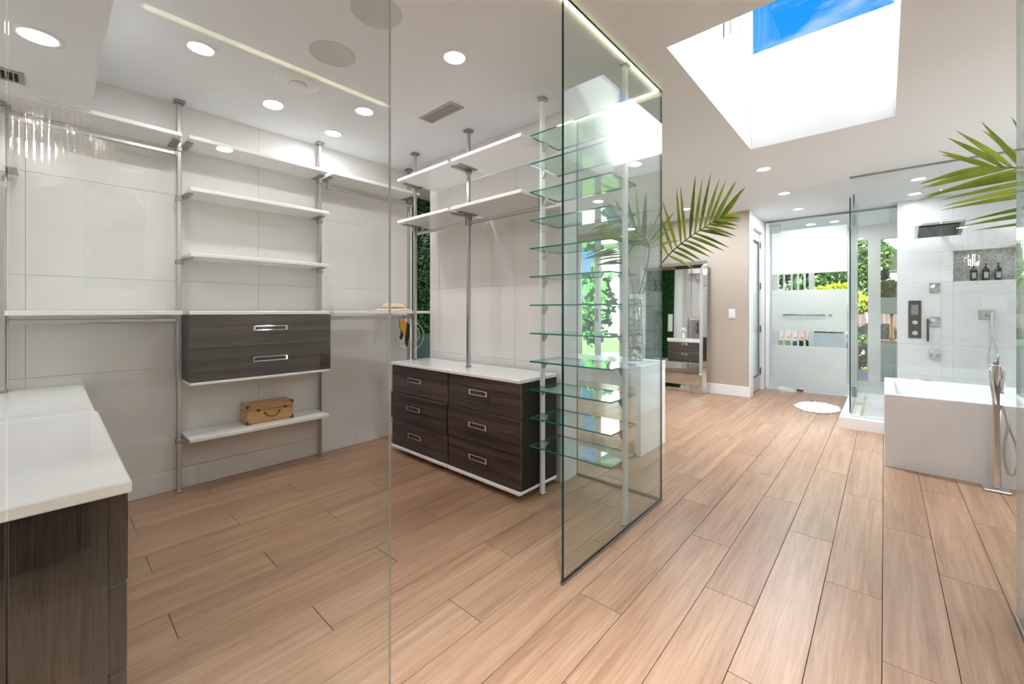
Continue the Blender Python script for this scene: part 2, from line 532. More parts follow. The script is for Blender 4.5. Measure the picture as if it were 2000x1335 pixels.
# ---- walls
TSEAM = 0.0007
def tiles_on(parent, axis, face, outward, u0, u1, z0, z1, us, zs, mat='tile_stone', th=0.008, holes=()):
    """tiles proud of a wall face; axis 'x' or 'y' is the wall normal"""
    ul = [u0] + [u for u in us if u0 < u < u1] + [u1]
    zl = [z0] + [z for z in zs if z0 < z < z1] + [z1]
    a, b = sorted((face, face + outward * th))
    for i in range(len(ul) - 1):
        for j in range(len(zl) - 1):
            g = TSEAM
            uu = (ul[i] + g, ul[i + 1] - g); zz = (zl[j] + g, zl[j + 1] - g)
            if any(h[0] < (uu[0] + uu[1]) / 2 < h[1] and h[2] < (zz[0] + zz[1]) / 2 < h[3] for h in holes): continue
            if axis == 'x': bm = B(a, b, uu[0], uu[1], zz[0], zz[1], bev=0.001)
            else: bm = B(uu[0], uu[1], a, b, zz[0], zz[1], bev=0.001)
            obj('tile', bm, mat, parent)
wl = struct('wall_left', B(-3.82, -3.708, -0.6, 2.52, 0, CEIL), 'grout', 'pale stone tiled closet wall behind the long shelves')
tiles_on(wl, 'x', -3.708, 1, -0.6, 2.52, 0.145, CEIL, [-0.09, 1.11, 2.31], [0.86, 1.46, 2.06])
bl = struct('baseboard_left', B(-3.708, -3.697, -0.6, 2.52, 0, 0.144), 'grout', 'white tiled baseboard of the closet wall')
tiles_on(bl, 'x', -3.697, 1, -0.6, 2.52, 0.0, 0.144, [-0.45, 0.72, 1.92], [], mat='marble', th=0.006)
wp = struct('wall_partition', B(-3.31, -1.75, 2.498, 2.712, 0, CEIL), 'trim_white', 'stone tiled partition wall behind the dark drawer chests')
tiles_on(wp, 'y', 2.498, -1, -3.31, -1.75, 0, CEIL, [-2.80, -2.20], [0.26, 0.86, 1.46, 2.06])
struct('wall_near', B(-3.82, -1.095, -0.72, -0.60, 0, CEIL), 'white_paint', 'white end wall of the left closet')
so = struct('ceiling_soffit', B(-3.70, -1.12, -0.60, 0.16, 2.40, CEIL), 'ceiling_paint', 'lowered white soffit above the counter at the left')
wh = struct('wall_hall', B(-4.62, -4.50, 2.40, 6.90, 0, CEIL), 'white_paint', 'white hall wall carrying the green hedge panel')
struct('wall_return', B(-3.95, -3.82, 2.38, 2.52, 0, CEIL), 'white_paint', 'short white wall end behind the closet corner')
wr = struct('wall_return', B(-4.50, -3.95, 2.40, 2.72, 0, CEIL), 'white_paint', 'short white return wall beside the hedge')
struct('wall_back', grid_slab('y', [-4.50, -1.45], [0, CEIL], [(-4.40, -3.45, 0.05, 2.45)], 6.75, 6.90), 'beige_paint', 'greige wall behind the leaning mirror')
struct('baseboard_back', B(-3.40, -1.45, 6.735, 6.75, 0, 0.15, bev=0.003), 'trim_white', 'white baseboard under the greige wall')
struct('wall_door', grid_slab('x', [6.90, 7.86], [0, CEIL], [(6.93, 7.60, -1, 2.48)], -1.57, -1.45), 'white_paint', 'white wall with the narrow glazed door')
struct('trim_5', B(-1.452, -1.436, 6.736, 6.925, 0, CEIL, bev=0.003), 'trim_white', 'white corner casing beside the glazed door')
struct('trim_6', B(-1.45, -1.436, 7.605, 7.70, 0, 2.56, bev=0.003), 'trim_white', 'white door casing on the hinge side')
struct('trim_7', B(-1.45, -1.436, 6.93, 7.60, 2.485, 2.56, bev=0.003), 'trim_white', 'white door head casing')
ws = struct('wall_shower', grid_slab('y', [0.13, 1.75], [0, CEIL], [(0.644, 1.15, 1.62, 2.00)], 7.558, 7.78), 'grout', 'pale marble tiled shower wall with a niche')
tiles_on(ws, 'y', 7.558, -1, 0.13, 1.75, 0, CEIL, [0.644, 1.15], [0.42, 0.82, 1.22, 1.62, 2.0, 2.4], mat='marble', holes=[(0.644, 1.15, 1.62, 2.0)])
struct('wall_niche', B(0.644, 1.15, 7.66, 7.70, 1.62, 2.00), 'pebble', 'pebble mosaic back of the shower niche')
struct('wall_showerside', B(1.75, 1.87, 5.80, 9.20, 0, CEIL), 'marble', 'marble side wall of the shower')
struct('wall_tub', B(1.87, 3.0, 5.80, 5.92, 0, CEIL), 'white_paint', 'white wall past the bathtub')
struct('wall_right', grid_slab('x', [-1.6, 5.92], [0, CEIL], [(0.20, 0.62, 1.45, 2.58), (2.9, 5.7, 0.12, 2.55), (-1.5, -0.4, 0.90, 2.36)], 3.0, 3.15), 'white_paint', 'white outer wall on the right, two of its windows added for daylight')
for k, (a, b, z0, z1) in enumerate(((0.20, 0.62, 1.45, 2.58), (2.9, 5.7, 0.12, 2.55), (-1.5, -0.4, 0.90, 2.36))):  # narrow one shows in reflection; the two larger are added for daylight
    struct('window_%d' % (3 + k), pane(3.07, 3.08, a, b, z0, z1), ['glass_window', 'edge_grey'], 'clear window pane in the right wall, the larger two added for daylight')
struct('wall_rear', B(-1.215, 3.0, -1.72, -1.60, 0, CEIL), 'white_paint', 'white wall behind the viewer')
struct('wall_rearleft', B(-1.215, -1.095, -1.60, -0.60, 0, CEIL), 'white_paint', 'white wall left of the viewer')
# right closet partition (seen only in reflections)
struct('wall_rightpartition', B(1.06, 2.62, 2.49, 2.712, 0, CEIL), 'tile_stone', 'stone partition wall of the right closet')
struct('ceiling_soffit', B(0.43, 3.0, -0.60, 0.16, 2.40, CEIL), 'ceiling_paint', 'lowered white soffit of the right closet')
# annex behind the frosted door
struct('floor_annex', B(-1.6, 1.75, 7.8, 9.35, -0.06, 0.0), 'marble', 'pale stone floor behind the frosted door')
struct('wall_annexleft', B(-1.72, -1.60, 7.86, 9.35, 0, CEIL), 'white_paint', 'white side wall behind the frosted door')
struct('wall_window', grid_slab('y', [-1.6, 1.87], [0, CEIL], [(-1.50, -1.02, 0.12, 2.45), (-0.95, -0.47, 0.06, 2.45), (-0.42, -0.205, 0.06, 2.45), (-0.045, 1.7, 0.06, 2.45)], 9.20, 9.33), 'white_paint', 'white window wall with tall panes facing the garden')
for k, (a, b) in enumerate(((-1.50, -1.02), (-0.95, -0.47), (-0.42, -0.205), (-0.045, 1.7))):
    o = struct('window_%d' % (6 + k), pane(a, b, 9.25, 9.26, 0.06, 2.45), ['glass_window', 'edge_grey'], 'tall garden window pane')
    if k == 0:
        for u in (-1.42, -1.30, -1.20, -1.10):
            obj('mullion', B(u, u + 0.03, 9.215, 9.25, 0.06, 2.45), 'trim_white', o)
# hall french window
fw = struct('window_10', pane(-4.40, -3.45, 6.82, 6.83, 0.05, 2.45), ['glass_window', 'edge_grey'], 'french window of the hall with white frame')
for a, b in ((-4.40, -4.33), (-4.02, -3.92), (-3.52, -3.45)):
    obj('window_frame', B(a, b, 6.79, 6.86, 0.05, 2.45, bev=0.004), 'trim_white', fw)
obj('handle_plate', B(-3.99, -3.95, 6.765, 6.79, 1.05, 1.30, bev=0.003), 'steel_dark', fw)

# ================================================================== GLASS WALLS OF THE CLOSETS
GT = 0.012
def gpanel(name, bm, mats, label):
    return tag(obj(name, bm, mats), label, 'glass panel')
g1 = gpanel('glass_partition', pane(-1.101, -1.089, 1.57, 2.694, 0.012, CEIL), ['glass_tint', 'edge_dark'], 'frameless glass panel with dark green edge beside the glass shelves')
obj('floor_channel', B(-1.104, -1.086, 1.56, 2.706, 0.0, 0.012), 'steel_dark', g1)
g2 = gpanel('glass_partition', pane(-1.75, -1.101, 2.694, 2.706, 0.012, CEIL), ['glass_tint', 'edge_dark'], 'frameless glass panel closing the back of the glass shelf bay')
obj('floor_channel', B(-1.75, -1.104, 2.69, 2.71, 0.0, 0.012), 'steel_dark', g2)
g3 = gpanel('glass_partition', pane(-1.101, -1.089, -0.045, 0.677, 0.012, CEIL), ['glass_clear', 'edge_grey'], 'large frameless glass panel at left with faint chandelier reflection')
g4 = gpanel('glass_partition', pane(-1.101, -1.089, -0.60, -0.049, 0.012, CEIL), ['glass_clear', 'edge_grey'], 'glass panel cut off by the left edge of the picture')
g5 = gpanel('glass_partition', pane(0.399, 0.411, 1.57, 2.62, 0.012, CEIL), ['glass_tint', 'edge_grey'], 'frameless glass panel cut off by the right edge of the picture')
obj('floor_channel', B(0.396, 0.414, 1.57, 2.63, 0.0, 0.012), 'steel_dark', g5)
g6 = gpanel('glass_partition', pane(0.411, 1.06, 2.62, 2.632, 0.012, CEIL), ['glass_tint', 'edge_grey'], 'glass panel in front of the palm at the right edge')
g7 = gpanel('glass_partition', pane(0.399, 0.411, -0.045, 0.677, 0.012, CEIL), ['glass_clear', 'edge_grey'], 'glass panel of the right closet beside the viewer')
# LED strips at the ceiling
def led(bm, label):
    return tag(obj('led_strip', bm, 'led'), label, 'light strip')
led(B(-1.116, -1.104, 1.50, 2.68, CEIL - 0.008, CEIL), 'glowing warm LED strip along the top of the glass panel')
led(B(-1.75, -1.116, 2.676, 2.688, CEIL - 0.008, CEIL), 'glowing LED strip above the rear glass panel of the shelf bay')
led(B(0.42, 0.432, 0.30, 2.6, CEIL - 0.008, CEIL), 'LED strip along the right closet seen as a reflection')

# ================================================================== LIGHTS IN THE CEILING
def downlight(x, y, label, z=CEIL, power=9.0, r=0.058, col=(0.94, 0.965, 1.0), spread=180):
    t = thing('downlight', (x, y, z), label, 'ceiling light')
    bm = bmesh.new()
    lathe(bm, [(r + 0.022, z), (r + 0.020, z - 0.004), (r + 0.002, z - 0.005), (r, z - 0.002)], x, y, 28, cap0=False, cap1=False)
    obj('trim_ring', bm, 'plastic', t)
    bm = bmesh.new()
    lathe(bm, [(r, z - 0.002), (r * 0.6, z - 0.0035), (0.004, z - 0.004)], x, y, 28, cap0=False)
    obj('lens', bm, 'lamp_lens', t)
    ld = bpy.data.lights.new('downlight_lamp', 'AREA')
    ld.spread = math.radians(spread)
    ld.shape = 'DISK'; ld.size = 2 * r; ld.energy = power; ld.color = col
    lo = bpy.data.objects.new('downlight_lamp', ld)
    COL.objects.link(lo)
    lo.parent = t
    lo.location = (0, 0, -0.008)
    return t
LP = 13.0
downlight(-2.81, 0.56, 'round recessed downlight left of the smoke detector, above the left glass', power=LP * 0.20)
downlight(-1.83, 1.55, 'large bright downlight left of the tall glass edge', power=LP * 0.20)
downlight(-2.81, 1.53, 'round downlight between the smoke detector and the air vent', power=LP * 0.20)
downlight(-3.35, 1.55, 'small downlight beside the pole above the top shelf', power=LP * 0.2)
downlight(-2.64, -0.03, 'downlight in the lowered soffit at the far left', z=2.40, power=LP * 0.16)
downlight(-0.92, 4.88, 'downlight just past the skylight', col=(0.83, 0.92, 1.0), power=LP * 1.4, spread=110)
downlight(-0.92, 6.05, 'second downlight past the skylight towards the frosted door', col=(0.83, 0.92, 1.0), power=LP * 0.9)
downlight(-0.91, 7.12, 'farthest downlight in front of the frosted door', col=(0.83, 0.92, 1.0), power=LP * 0.7)
downlight(-2.10, 6.05, 'downlight above the palm and the leaning mirror', col=(0.83, 0.92, 1.0), power=LP * 0.7)
downlight(0.28, 6.38, 'nearer downlight inside the glass shower', col=(0.83, 0.92, 1.0), power=LP * 0.2)
downlight(0.28, 7.15, 'farther downlight inside the glass shower', col=(0.83, 0.92, 1.0), power=LP * 0.2)
downlight(-3.2, 4.2, 'downlight of the hall beyond the glass shelves', power=LP)
downlight(1.0, 1.05, 'downlight of the right closet', power=LP * 0.6)
downlight(2.2, 1.05, 'downlight deep in the right closet', power=LP * 0.4)
downlight(-0.35, -0.6, 'unseen downlight added behind the viewer to brighten the passage', col=(0.83, 0.92, 1.0), power=LP * 0.9, spread=70)  # unseen lamp, added to lighten the passage floor and ceiling
downlight(-0.35, 0.75, 'unseen downlight added above the viewer to brighten the passage', col=(0.83, 0.92, 1.0), power=LP * 0.9, spread=70)  # likewise out of view, extra light for the passage ceiling
downlight(1.6, 4.2, 'downlight over the bathtub end', col=(0.83, 0.92, 1.0), power=LP * 0.8)
downlight(-0.6, 8.5, 'downlight behind the frosted door', power=LP * 0.4)

# speakers, detector, vents
def disc(name, x, y, r, label, cat):
    bm = bmesh.new()
    lathe(bm, [(r, CEIL), (r, CEIL - 0.004), (r - 0.006, CEIL - 0.006), (r - 0.008, CEIL - 0.004), (0.004, CEIL - 0.004)], x, y, 40, cap0=False)
    return tag(obj(name, bm, 'grille'), label, cat)
disc('ceiling_speaker', -1.83, 1.06, 0.12, 'round grey ceiling speaker cut by the glass seam', 'speaker')
disc('ceiling_speaker', -2.32, 1.07, 0.12, 'round grey ceiling speaker next to the smoke detector', 'speaker')
t = thing('smoke_detector', (-2.75, 1.05, CEIL), 'round white smoke detector on the closet ceiling', 'detector')
bm = bmesh.new(); lathe(bm, [(0.135, CEIL), (0.135, CEIL - 0.008), (0.12, CEIL - 0.018), (0.05, CEIL - 0.024), (0.005, CEIL - 0.024)], -2.75, 1.05, 40, cap0=False)
obj('cover', bm, 'plastic', t)
bm = bmesh.new(); lathe(bm, [(0.046, CEIL - 0.023), (0.046, CEIL - 0.030), (0.036, CEIL - 0.036), (0.004, CEIL - 0.038)], -2.75, 1.05, 28, cap0=False)
obj('sensor', bm, 'plastic', t)
bm = bmesh.new(); lathe(bm, [(0.050, CEIL - 0.0235), (0.050, CEIL - 0.026), (0.046, CEIL - 0.027)], -2.75, 1.05, 28, cap0=False, cap1=False)
obj('slot', bm, 'vent_metal', t)
def vent(x0, x1, y0, y1, z, label, n=8):
    t = thing('air_vent', ((x0 + x1) / 2, (y0 + y1) / 2, z), label, 'air vent')
    obj('frame', grid_slab('z', [x0, x1], [y0, y1], [(x0 + 0.02, x1 - 0.02, y0 + 0.02, y1 - 0.02)], z - 0.006, z), 'vent_metal', t)
    obj('backing', B(x0 + 0.02, x1 - 0.02, y0 + 0.02, y1 - 0.02, z - 0.0015, z - 0.0005), 'dark_gap', t)
    for k in range(n):
        y = y0 + 0.025 + (y1 - y0 - 0.05) * (k + 0.5) / n
        obj('slat', B(x0 + 0.02, x1 - 0.02, y - 0.0025, y + 0.0025, z - 0.006, z - 0.001), 'vent_metal', t)
    return t
vent(-2.60, -2.23, 1.855, 1.975, CEIL, 'dark slatted air vent in the closet ceiling')
vent(-3.25, -3.10, -0.30, -0.08, 2.40, 'dark air vent in the soffit at the left edge')

# ================================================================== LEFT WALL SHELVING
XB, XF = -3.69, -3.41
PX = -3.625
def pole(x, y, label, brackets=(), flat=False, bx=0, z0=0.0, bmat='steel_dark', axis='x', ztop=CEIL):
    t = thing('steel_pole', (x, y, z0), label, 'pole')
    w = 0.013
    if flat:
        obj('post', B(x - 0.009, x + 0.009, y - 0.022, y + 0.022, z0, ztop - 0.02, bev=0.003), 'alu_white', t)
    else:
        obj('post', B(x - w, x + w, y - w, y + w, z0, ztop - 0.02, bev=0.003), 'steel', t)
    bm = bmesh.new()
    box(bm, x - 0.03, x + 0.03, y - 0.03, y + 0.03, ztop - 0.02, ztop, bev=0.003)
    obj('ceiling_cap', bm, 'steel_dark' if not flat else 'steel', t)
    bm = bmesh.new(); box(bm, x - 0.018, x + 0.018, y - 0.018, y + 0.018, z0, z0 + 0.012, bev=0.002)
    obj('foot', bm, 'steel_dark', t)
    for (z, sides) in brackets:
        for s in sides:
            bm = bmesh.new()
            if axis == 'x':      # wall along Y, shelves run along Y: bracket plate below the shelf end
                ys = sorted((y + s * 0.012, y + s * 0.055))
                box(bm, x - 0.05, x + 0.14, ys[0], ys[1], z - 0.008, z, bev=0.002)
            else:
                xs = sorted((x + s * 0.010, x + s * 0.055))
                box(bm, xs[0], xs[1], y - 0.14, y + 0.05, z - 0.008, z, bev=0.002)
            obj('bracket', bm, bmat, t)
        bm = bmesh.new()
        box(bm, x - 0.02, x + 0.02, y - 0.02, y + 0.02, z - 0.04, z - 0.008, bev=0.003)
        obj('collar', bm, bmat, t)
    return t
TS = 2.387     # underside heights of the shelves
Z2, Z3, ZC, ZD, ZL = 2.045, 1.612, 1.225, 0.755, 0.375
pole(PX, 0.60, 'steel floor to ceiling pole left of the two-drawer unit', [(TS, (-1, 1)), (Z2, (1,)), (Z3, (1,)), (ZL, (1,))])
pole(PX, 1.56, 'steel floor to ceiling pole right of the two-drawer unit', [(TS, (-1, 1)), (Z2, (-1,)), (Z3, (-1,)), (ZL, (-1,))])
pole(PX, 2.46, 'steel pole at the closet corner behind the drawer chest', [(TS, (-1,))])
pole(PX, -0.17, 'steel pole at the far left of the closet wall', [(TS - 0.36, (1,))], ztop=2.40, z0=0.802)
def shelf(x0, x1, y0, y1, z0, z1, label, name='white_shelf'):
    return tag(obj(name, B(x0, x1, y0, y1, z0, z1, bev=0.003), 'shelf_white'), label, 'shelf')
T = 0.026
shelf(XB, XF, -0.155, 0.582, TS, TS + T, 'top white shelf at the far left of the closet wall')
shelf(XB, XF, 0.618, 1.542, TS, TS + T, 'top white shelf above the two-drawer unit')
shelf(XB, XF, 1.578, 2.443, TS, TS + T, 'top white shelf on the left wall reaching the closet corner')
shelf(XB, XF, 0.625, 1.545, Z2, Z2 + T, 'upper of the two white shelves between the steel poles')
shelf(XB, XF, 0.625, 1.545, Z3, Z3 + T, 'lower of the two white shelves between the steel poles')
shelf(XB, XF, 0.620, 1.545, ZL, ZL + T, 'low white shelf carrying the wooden case')
shelf(XB, XF + 0.02, -0.155, 0.582, ZC, ZC + T, 'eye level white counter shelf at the far left', 'counter_shelf')
shelf(-3.605, XF + 0.02, 1.580, 2.60, ZC, ZC + T, 'eye level white counter shelf carrying the straw hat', 'counter_shelf')
def rail(p0, p1, label):
    t = thing('hanging_rail', p0, label, 'rail')
    a, b = Vector(p0), Vector(p1)
    bm = bmesh.new()
    if abs(a.x - b.x) < 1e-6: box(bm, a.x - 0.007, a.x + 0.007, a.y, b.y, a.z - 0.014, a.z + 0.014, bev=0.005)
    else: box(bm, a.x, b.x, a.y - 0.007, a.y + 0.007, a.z - 0.014, a.z + 0.014, bev=0.005)
    obj('bar', bm, 'steel', t)
    for p, s in ((a, 1), (b, -1)):
        bm = bmesh.new()
        if abs(a.x - b.x) < 1e-6: box(bm, p.x - 0.012, p.x + 0.012, p.y - 0.004, p.y + 0.006, p.z - 0.02, p.z + 0.062, bev=0.002)
        else: box(bm, p.x - 0.004, p.x + 0.006, p.y - 0.012, p.y + 0.012, p.z - 0.02, p.z + 0.062, bev=0.002)
        obj('hanger_clip', bm, 'steel_dark', t)
    return t
rail((-3.55, -0.15, 2.31), (-3.55, 0.57, 2.31), 'steel hanging rail below the top shelf at far left')
rail((-3.55, 1.59, 2.31), (-3.55, 2.44, 2.31), 'steel hanging rail below the corner top shelf')
rail((-3.55, -0.15, 1.19), (-3.55, 0.57, 1.19), 'steel hanging rail below the left counter shelf')
rail((-3.55, 1.59, 1.19), (-3.55, 2.44, 1.19), 'steel hanging rail below the counter with the hat')

# drawer handles
def handle_y(x, yc, z, L, parent):      # drawer facing +X
    bm = bmesh.new()
    for s in (-1, 1):
        box(bm, x, x + 0.024, yc + s * L / 2 - 0.008, yc + s * L / 2 + 0.008, z - 0.017, z + 0.017, bev=0.003)
    box(bm, x + 0.015, x + 0.022, yc - L / 2, yc + L / 2, z - 0.017, z - 0.011, bev=0.002)
    box(bm, x + 0.015, x + 0.022, yc - L / 2, yc + L / 2, z + 0.011, z + 0.017, bev=0.002)
    obj('handle', bm, 'chrome', parent)
def handle_x(y, xc, z, L, parent, s=-1):      # drawer facing -Y (s=-1) or +Y
    bm = bmesh.new()
    for k in (-1, 1):
        a, b = sorted((y, y + s * 0.024))
        box(bm, xc + k * L / 2 - 0.008, xc + k * L / 2 + 0.008, a, b, z - 0.019, z + 0.019, bev=0.003)
    a, b = sorted((y + s * 0.015, y + s * 0.022))
    box(bm, xc - L / 2, xc + L / 2, a, b, z - 0.019, z - 0.013, bev=0.002)
    box(bm, xc - L / 2, xc + L / 2, a, b, z + 0.013, z + 0.019, bev=0.002)
    obj('handle', bm, 'nickel', parent)
t = thing('drawer_unit', (-3.54, 1.08, 0.755), 'floating dark wood unit with two drawers between the poles', 'drawer unit')
obj('body', B(XB, -3.42, 0.622, 1.548, 0.772, 1.222, bev=0.002), 'dark_z', t)
obj('top', B(XB, -3.395, 0.618, 1.542, 1.224, 1.250, bev=0.003), 'quartz', t)
obj('base_board', B(XB, -3.395, 0.618, 1.542, 0.755, 0.773, bev=0.003), 'shelf_white', t)
for z0, z1 in ((0.776, 0.996), (1.000, 1.221)):
    d = obj('drawer', B(-3.42, -3.40, 0.618, 1.552, z0, z1, bev=0.003), 'dark_y', t)
    handle_y(-3.40, 1.10, (z0 + z1) / 2 + 0.015, 0.215, d)

# wooden case on the low shelf
cz = ZL + T
t = thing('wooden_case', (-3.60, 1.14, cz), 'small light wooden case with black corners and handle', 'case')
obj('body', B(-3.685, -3.517, 0.98, 1.303, cz, cz + 0.095, bev=0.004), 'case_wood', t)
obj('lid', B(-3.685, -3.517, 0.98, 1.303, cz + 0.0965, cz + 0.145, bev=0.006), 'case_wood', t)
for y in (0.98, 1.303):
    for z, dz in ((cz, 1), (cz + 0.145, -1)):
        s = 1 if y < 1.1 else -1
        bm = bmesh.new()
        box(bm, -3.5185, -3.5145, min(y - s * 0.001, y + s * 0.028), max(y - s * 0.001, y + s * 0.028), min(z, z + dz * 0.010), max(z, z + dz * 0.010))
        box(bm, -3.5185, -3.5142, min(y - s * 0.001, y + s * 0.010), max(y - s * 0.001, y + s * 0.010), min(z, z + dz * 0.028), max(z, z + dz * 0.028))
        box(bm, -3.545, -3.5145, min(y - s * 0.0015, y + s * 0.004), max(y - s * 0.0015, y + s * 0.004), min(z, z + dz * 0.026), max(z, z + dz * 0.026))
        obj('corner_guard', bm, 'black', t)
for y in (1.055, 1.245):
    bm = bmesh.new(); lathe(bm, [(0.012, 0), (0.012, 0.005), (0.006, 0.008)], 0, 0, 14)
    bmesh.ops.rotate(bm, verts=bm.verts, cent=(0, 0, 0), matrix=Matrix.Rotation(PI / 2, 3, 'Y'))
    bmesh.ops.translate(bm, verts=bm.verts, vec=(-3.518, y, cz + 0.100))
    obj('latch', bm, 'black', t)
bm = bmesh.new()
tube(bm, [(-3.514, 1.095, cz + 0.078), (-3.505, 1.110, cz + 0.060), (-3.502, 1.130, cz + 0.045), (-3.502, 1.150, cz + 0.041), (-3.502, 1.170, cz + 0.045), (-3.505, 1.190, cz + 0.060), (-3.514, 1.205, cz + 0.078)], [0.008, 0.005, 0.004, 0.005, 0.004, 0.005, 0.008], 8)
obj('carry_handle', bm, 'black', t)

# straw hat on the counter
t = thing('straw_hat', (-3.53, 2.23, 1.251), 'flattened straw sun hat lying on the corner counter shelf', 'hat')
bm = bmesh.new()
prof = [(0.17, 0.0), (0.172, 0.008), (0.145, 0.018), (0.112, 0.020), (0.106, 0.045), (0.090, 0.070), (0.06, 0.080), (0.004, 0.083)]
lathe(bm, prof, 0, 0, 40)
for v in bm.verts:
    v.co.y *= 1.12; v.co.x *= 0.74; v.co.z *= 0.85
    v.co.z += 0.006 * math.sin(3 * math.atan2(v.co.y, v.co.x)) * min(1, v.co.length * 6) if v.co.z > 0.001 else 0
bmesh.ops.translate(bm, verts=bm.verts, vec=(-3.535, 2.23, 1.252))
obj('crown_and_brim', bm, 'straw', t)
bm = bmesh.new(); lathe(bm, [(0.110, 1.276), (0.1125, 1.284), (0.109, 1.292)], 0, 0, 40, cap0=False, cap1=False)
for v in bm.verts:
    v.co.y *= 1.12; v.co.x *= 0.74; v.co.z -= 0.004; v.co.x += -3.535; v.co.y += 2.23
obj('band', bm, 'gold', t)
# accessory hangers on the rail
def ring(bm, c, r, rad, ax, n=36, ry=1.0):
    c = Vector(c); pts = []
    u = Vector(ax).normalized(); w = Vector((0, 0, 1))
    for k in range(n + 1):
        a = 2 * PI * k / n
        pts.append(c + u * r * ry * math.cos(a) + w * r * math.sin(a))
    tube(bm, pts, rad, 6, cap=False)
    return bm
t = thing('scarf_hanger', (-3.55, 2.32, 1.17), 'scarf ring hanger with black and gold bow on the rail', 'hanger')
bm = bmesh.new()
ring(bm, (-3.55, 2.42, 1.00), 0.145, 0.004, (0.35, 1, 0)); obj('hoop', bm, 'nickel', t)
bm = bmesh.new()
ring(bm, (-3.53, 2.40, 1.02), 0.10, 0.004, (0.8, 1, 0)); obj('hoop', bm, 'chrome', t)
bm = bmesh.new()
tube(bm, [(-3.55, 2.34, 1.21), (-3.535, 2.345, 1.18), (-3.53, 2.335, 1.15), (-3.53, 2.33, 1.12)], 0.003, 6); obj('hook', bm, 'steel_dark', t)
bm = bmesh.new()
hexp = [(-3.53, 2.33 + 0.11 * math.cos(a) * 0.8, 1.02 + 0.105 * math.sin(a)) for a in [PI / 6 + PI / 3 * k for k in range(7)]]
tube(bm, hexp, 0.003, 6, cap=False); obj('hoop', bm, 'steel', t)
def bow(bm, pts, th):
    n = len(pts)
    a = [bm.verts.new((p[0] + th, p[1], p[2])) for p in pts]
    b = [bm.verts.new((p[0] - th, p[1], p[2])) for p in pts]
    bm.faces.new(a); bm.faces.new(b[::-1])
    for k in range(n):
        bm.faces.new((a[k], a[(k + 1) % n], b[(k + 1) % n], b[k]))
    return bm
obj('bow_fold', bow(bmesh.new(), [(-3.52, 2.28, 1.17), (-3.50, 2.31, 1.17), (-3.50, 2.36, 1.11), (-3.51, 2.35, 1.01), (-3.51, 2.32, 1.00), (-3.52, 2.29, 1.08)], 0.012), 'gold', t)
obj('bow_fold', bow(bmesh.new(), [(-3.49, 2.35, 1.13), (-3.49, 2.375, 1.11), (-3.50, 2.375, 1.00), (-3.50, 2.35, 0.90), (-3.50, 2.335, 0.96)], 0.010), 'black', t)
obj('bow_fold', bow(bmesh.new(), [(-3.51, 2.30, 1.06), (-3.51, 2.315, 1.02), (-3.51, 2.30, 0.97), (-3.51, 2.28, 0.98)], 0.008), 'black', t)

# ================================================================== PARTITION SHELVING (faces the camera)
PY = 2.25
YF, YK = 2.05, 2.45
pole(-3.215, PY, 'steel pole at the left end of the partition shelves', [(TS, (1,)), (2.02, (1,))], axis='y', z0=0.802)
pole(-2.485, PY, 'steel pole rising between the two drawer chests', [(TS, (-1, 1)), (2.02, (-1, 1))], axis='y', z0=0.802)
shelf(-3.198, -2.503, YF, YK, TS, TS + T, 'top left white shelf above the drawer chests')
shelf(-2.467, -1.76, YF, YK, TS, TS + T, 'top right white shelf above the drawer chests')
shelf(-3.198, -2.503, YF, YK, 2.02, 2.02 + T, 'second left white shelf above the drawer chests')
shelf(-2.467, -1.76, YF, YK, 2.02, 2.02 + T, 'second right white shelf above the drawer chests')
rail((-3.19, PY, 1.955), (-2.51, PY, 1.955), 'left steel hanging rail above the drawer chests')
rail((-2.46, PY, 1.955), (-1.76, PY, 1.955), 'right steel hanging rail above the drawer chests')

def chest_y(x0, x1, y0, y1, label, stagger=(0, 0, 0), s=-1, zb=0.045, zt=0.80, name='drawer_chest'):
    """three-drawer chest facing -Y (s=-1) or +Y (s=1)"""
    t = thing(name, ((x0 + x1) / 2, (y0 + y1) / 2, 0.0), label, 'chest')
    front, back = (y0, y1) if s < 0 else (y1, y0)
    fb = front - s * 0.022
    a, b = sorted((fb, back))
    obj('body', B(x0 + 0.004, x1 - 0.004, a, b, zb + 0.02, zt - 0.028, bev=0.002), 'dark_z', t)
    a, b = sorted((front + s * 0.012, back))
    obj('top', B(x0, x1, a, b, zt - 0.026, zt, bev=0.004), 'quartz', t)
    obj('base_board', B(x0 + 0.001, x1 - 0.001, a, b, zb, zb + 0.022, bev=0.003), 'shelf_white', t)
    a, b = sorted((fb - s * 0.07, back + s * 0.05))
    obj('plinth', B(x0 + 0.08, x1 - 0.08, a, b, 0.0, zb, bev=0.002), 'dark_gap', t)
    h = (zt - 0.030 - (zb + 0.024)) / 3
    for k in range(3):
        z0 = zb + 0.024 + k * h
        off = stagger[k]
        a, b = sorted((fb + s * 0.001, front + s * off))
        d = obj('drawer', B(x0 + 0.003, x1 - 0.003, a, b, z0 + 0.0015, z0 + h - 0.0015, bev=0.003), 'dark_x', t)
        handle_x(front + s * off, (x0 + x1) / 2 - 0.02, z0 + h * 0.56, 0.17, d, s)
    return t
chest_y(-3.28, -2.504, YF, YK, 'left dark wood chest of three drawers with white top', (0.0, 0.012, 0.0))
chest_y(-2.496, -1.76, YF, YK, 'right dark wood chest of three drawers next to the glass shelves', (0.0, 0.006, 0.0))

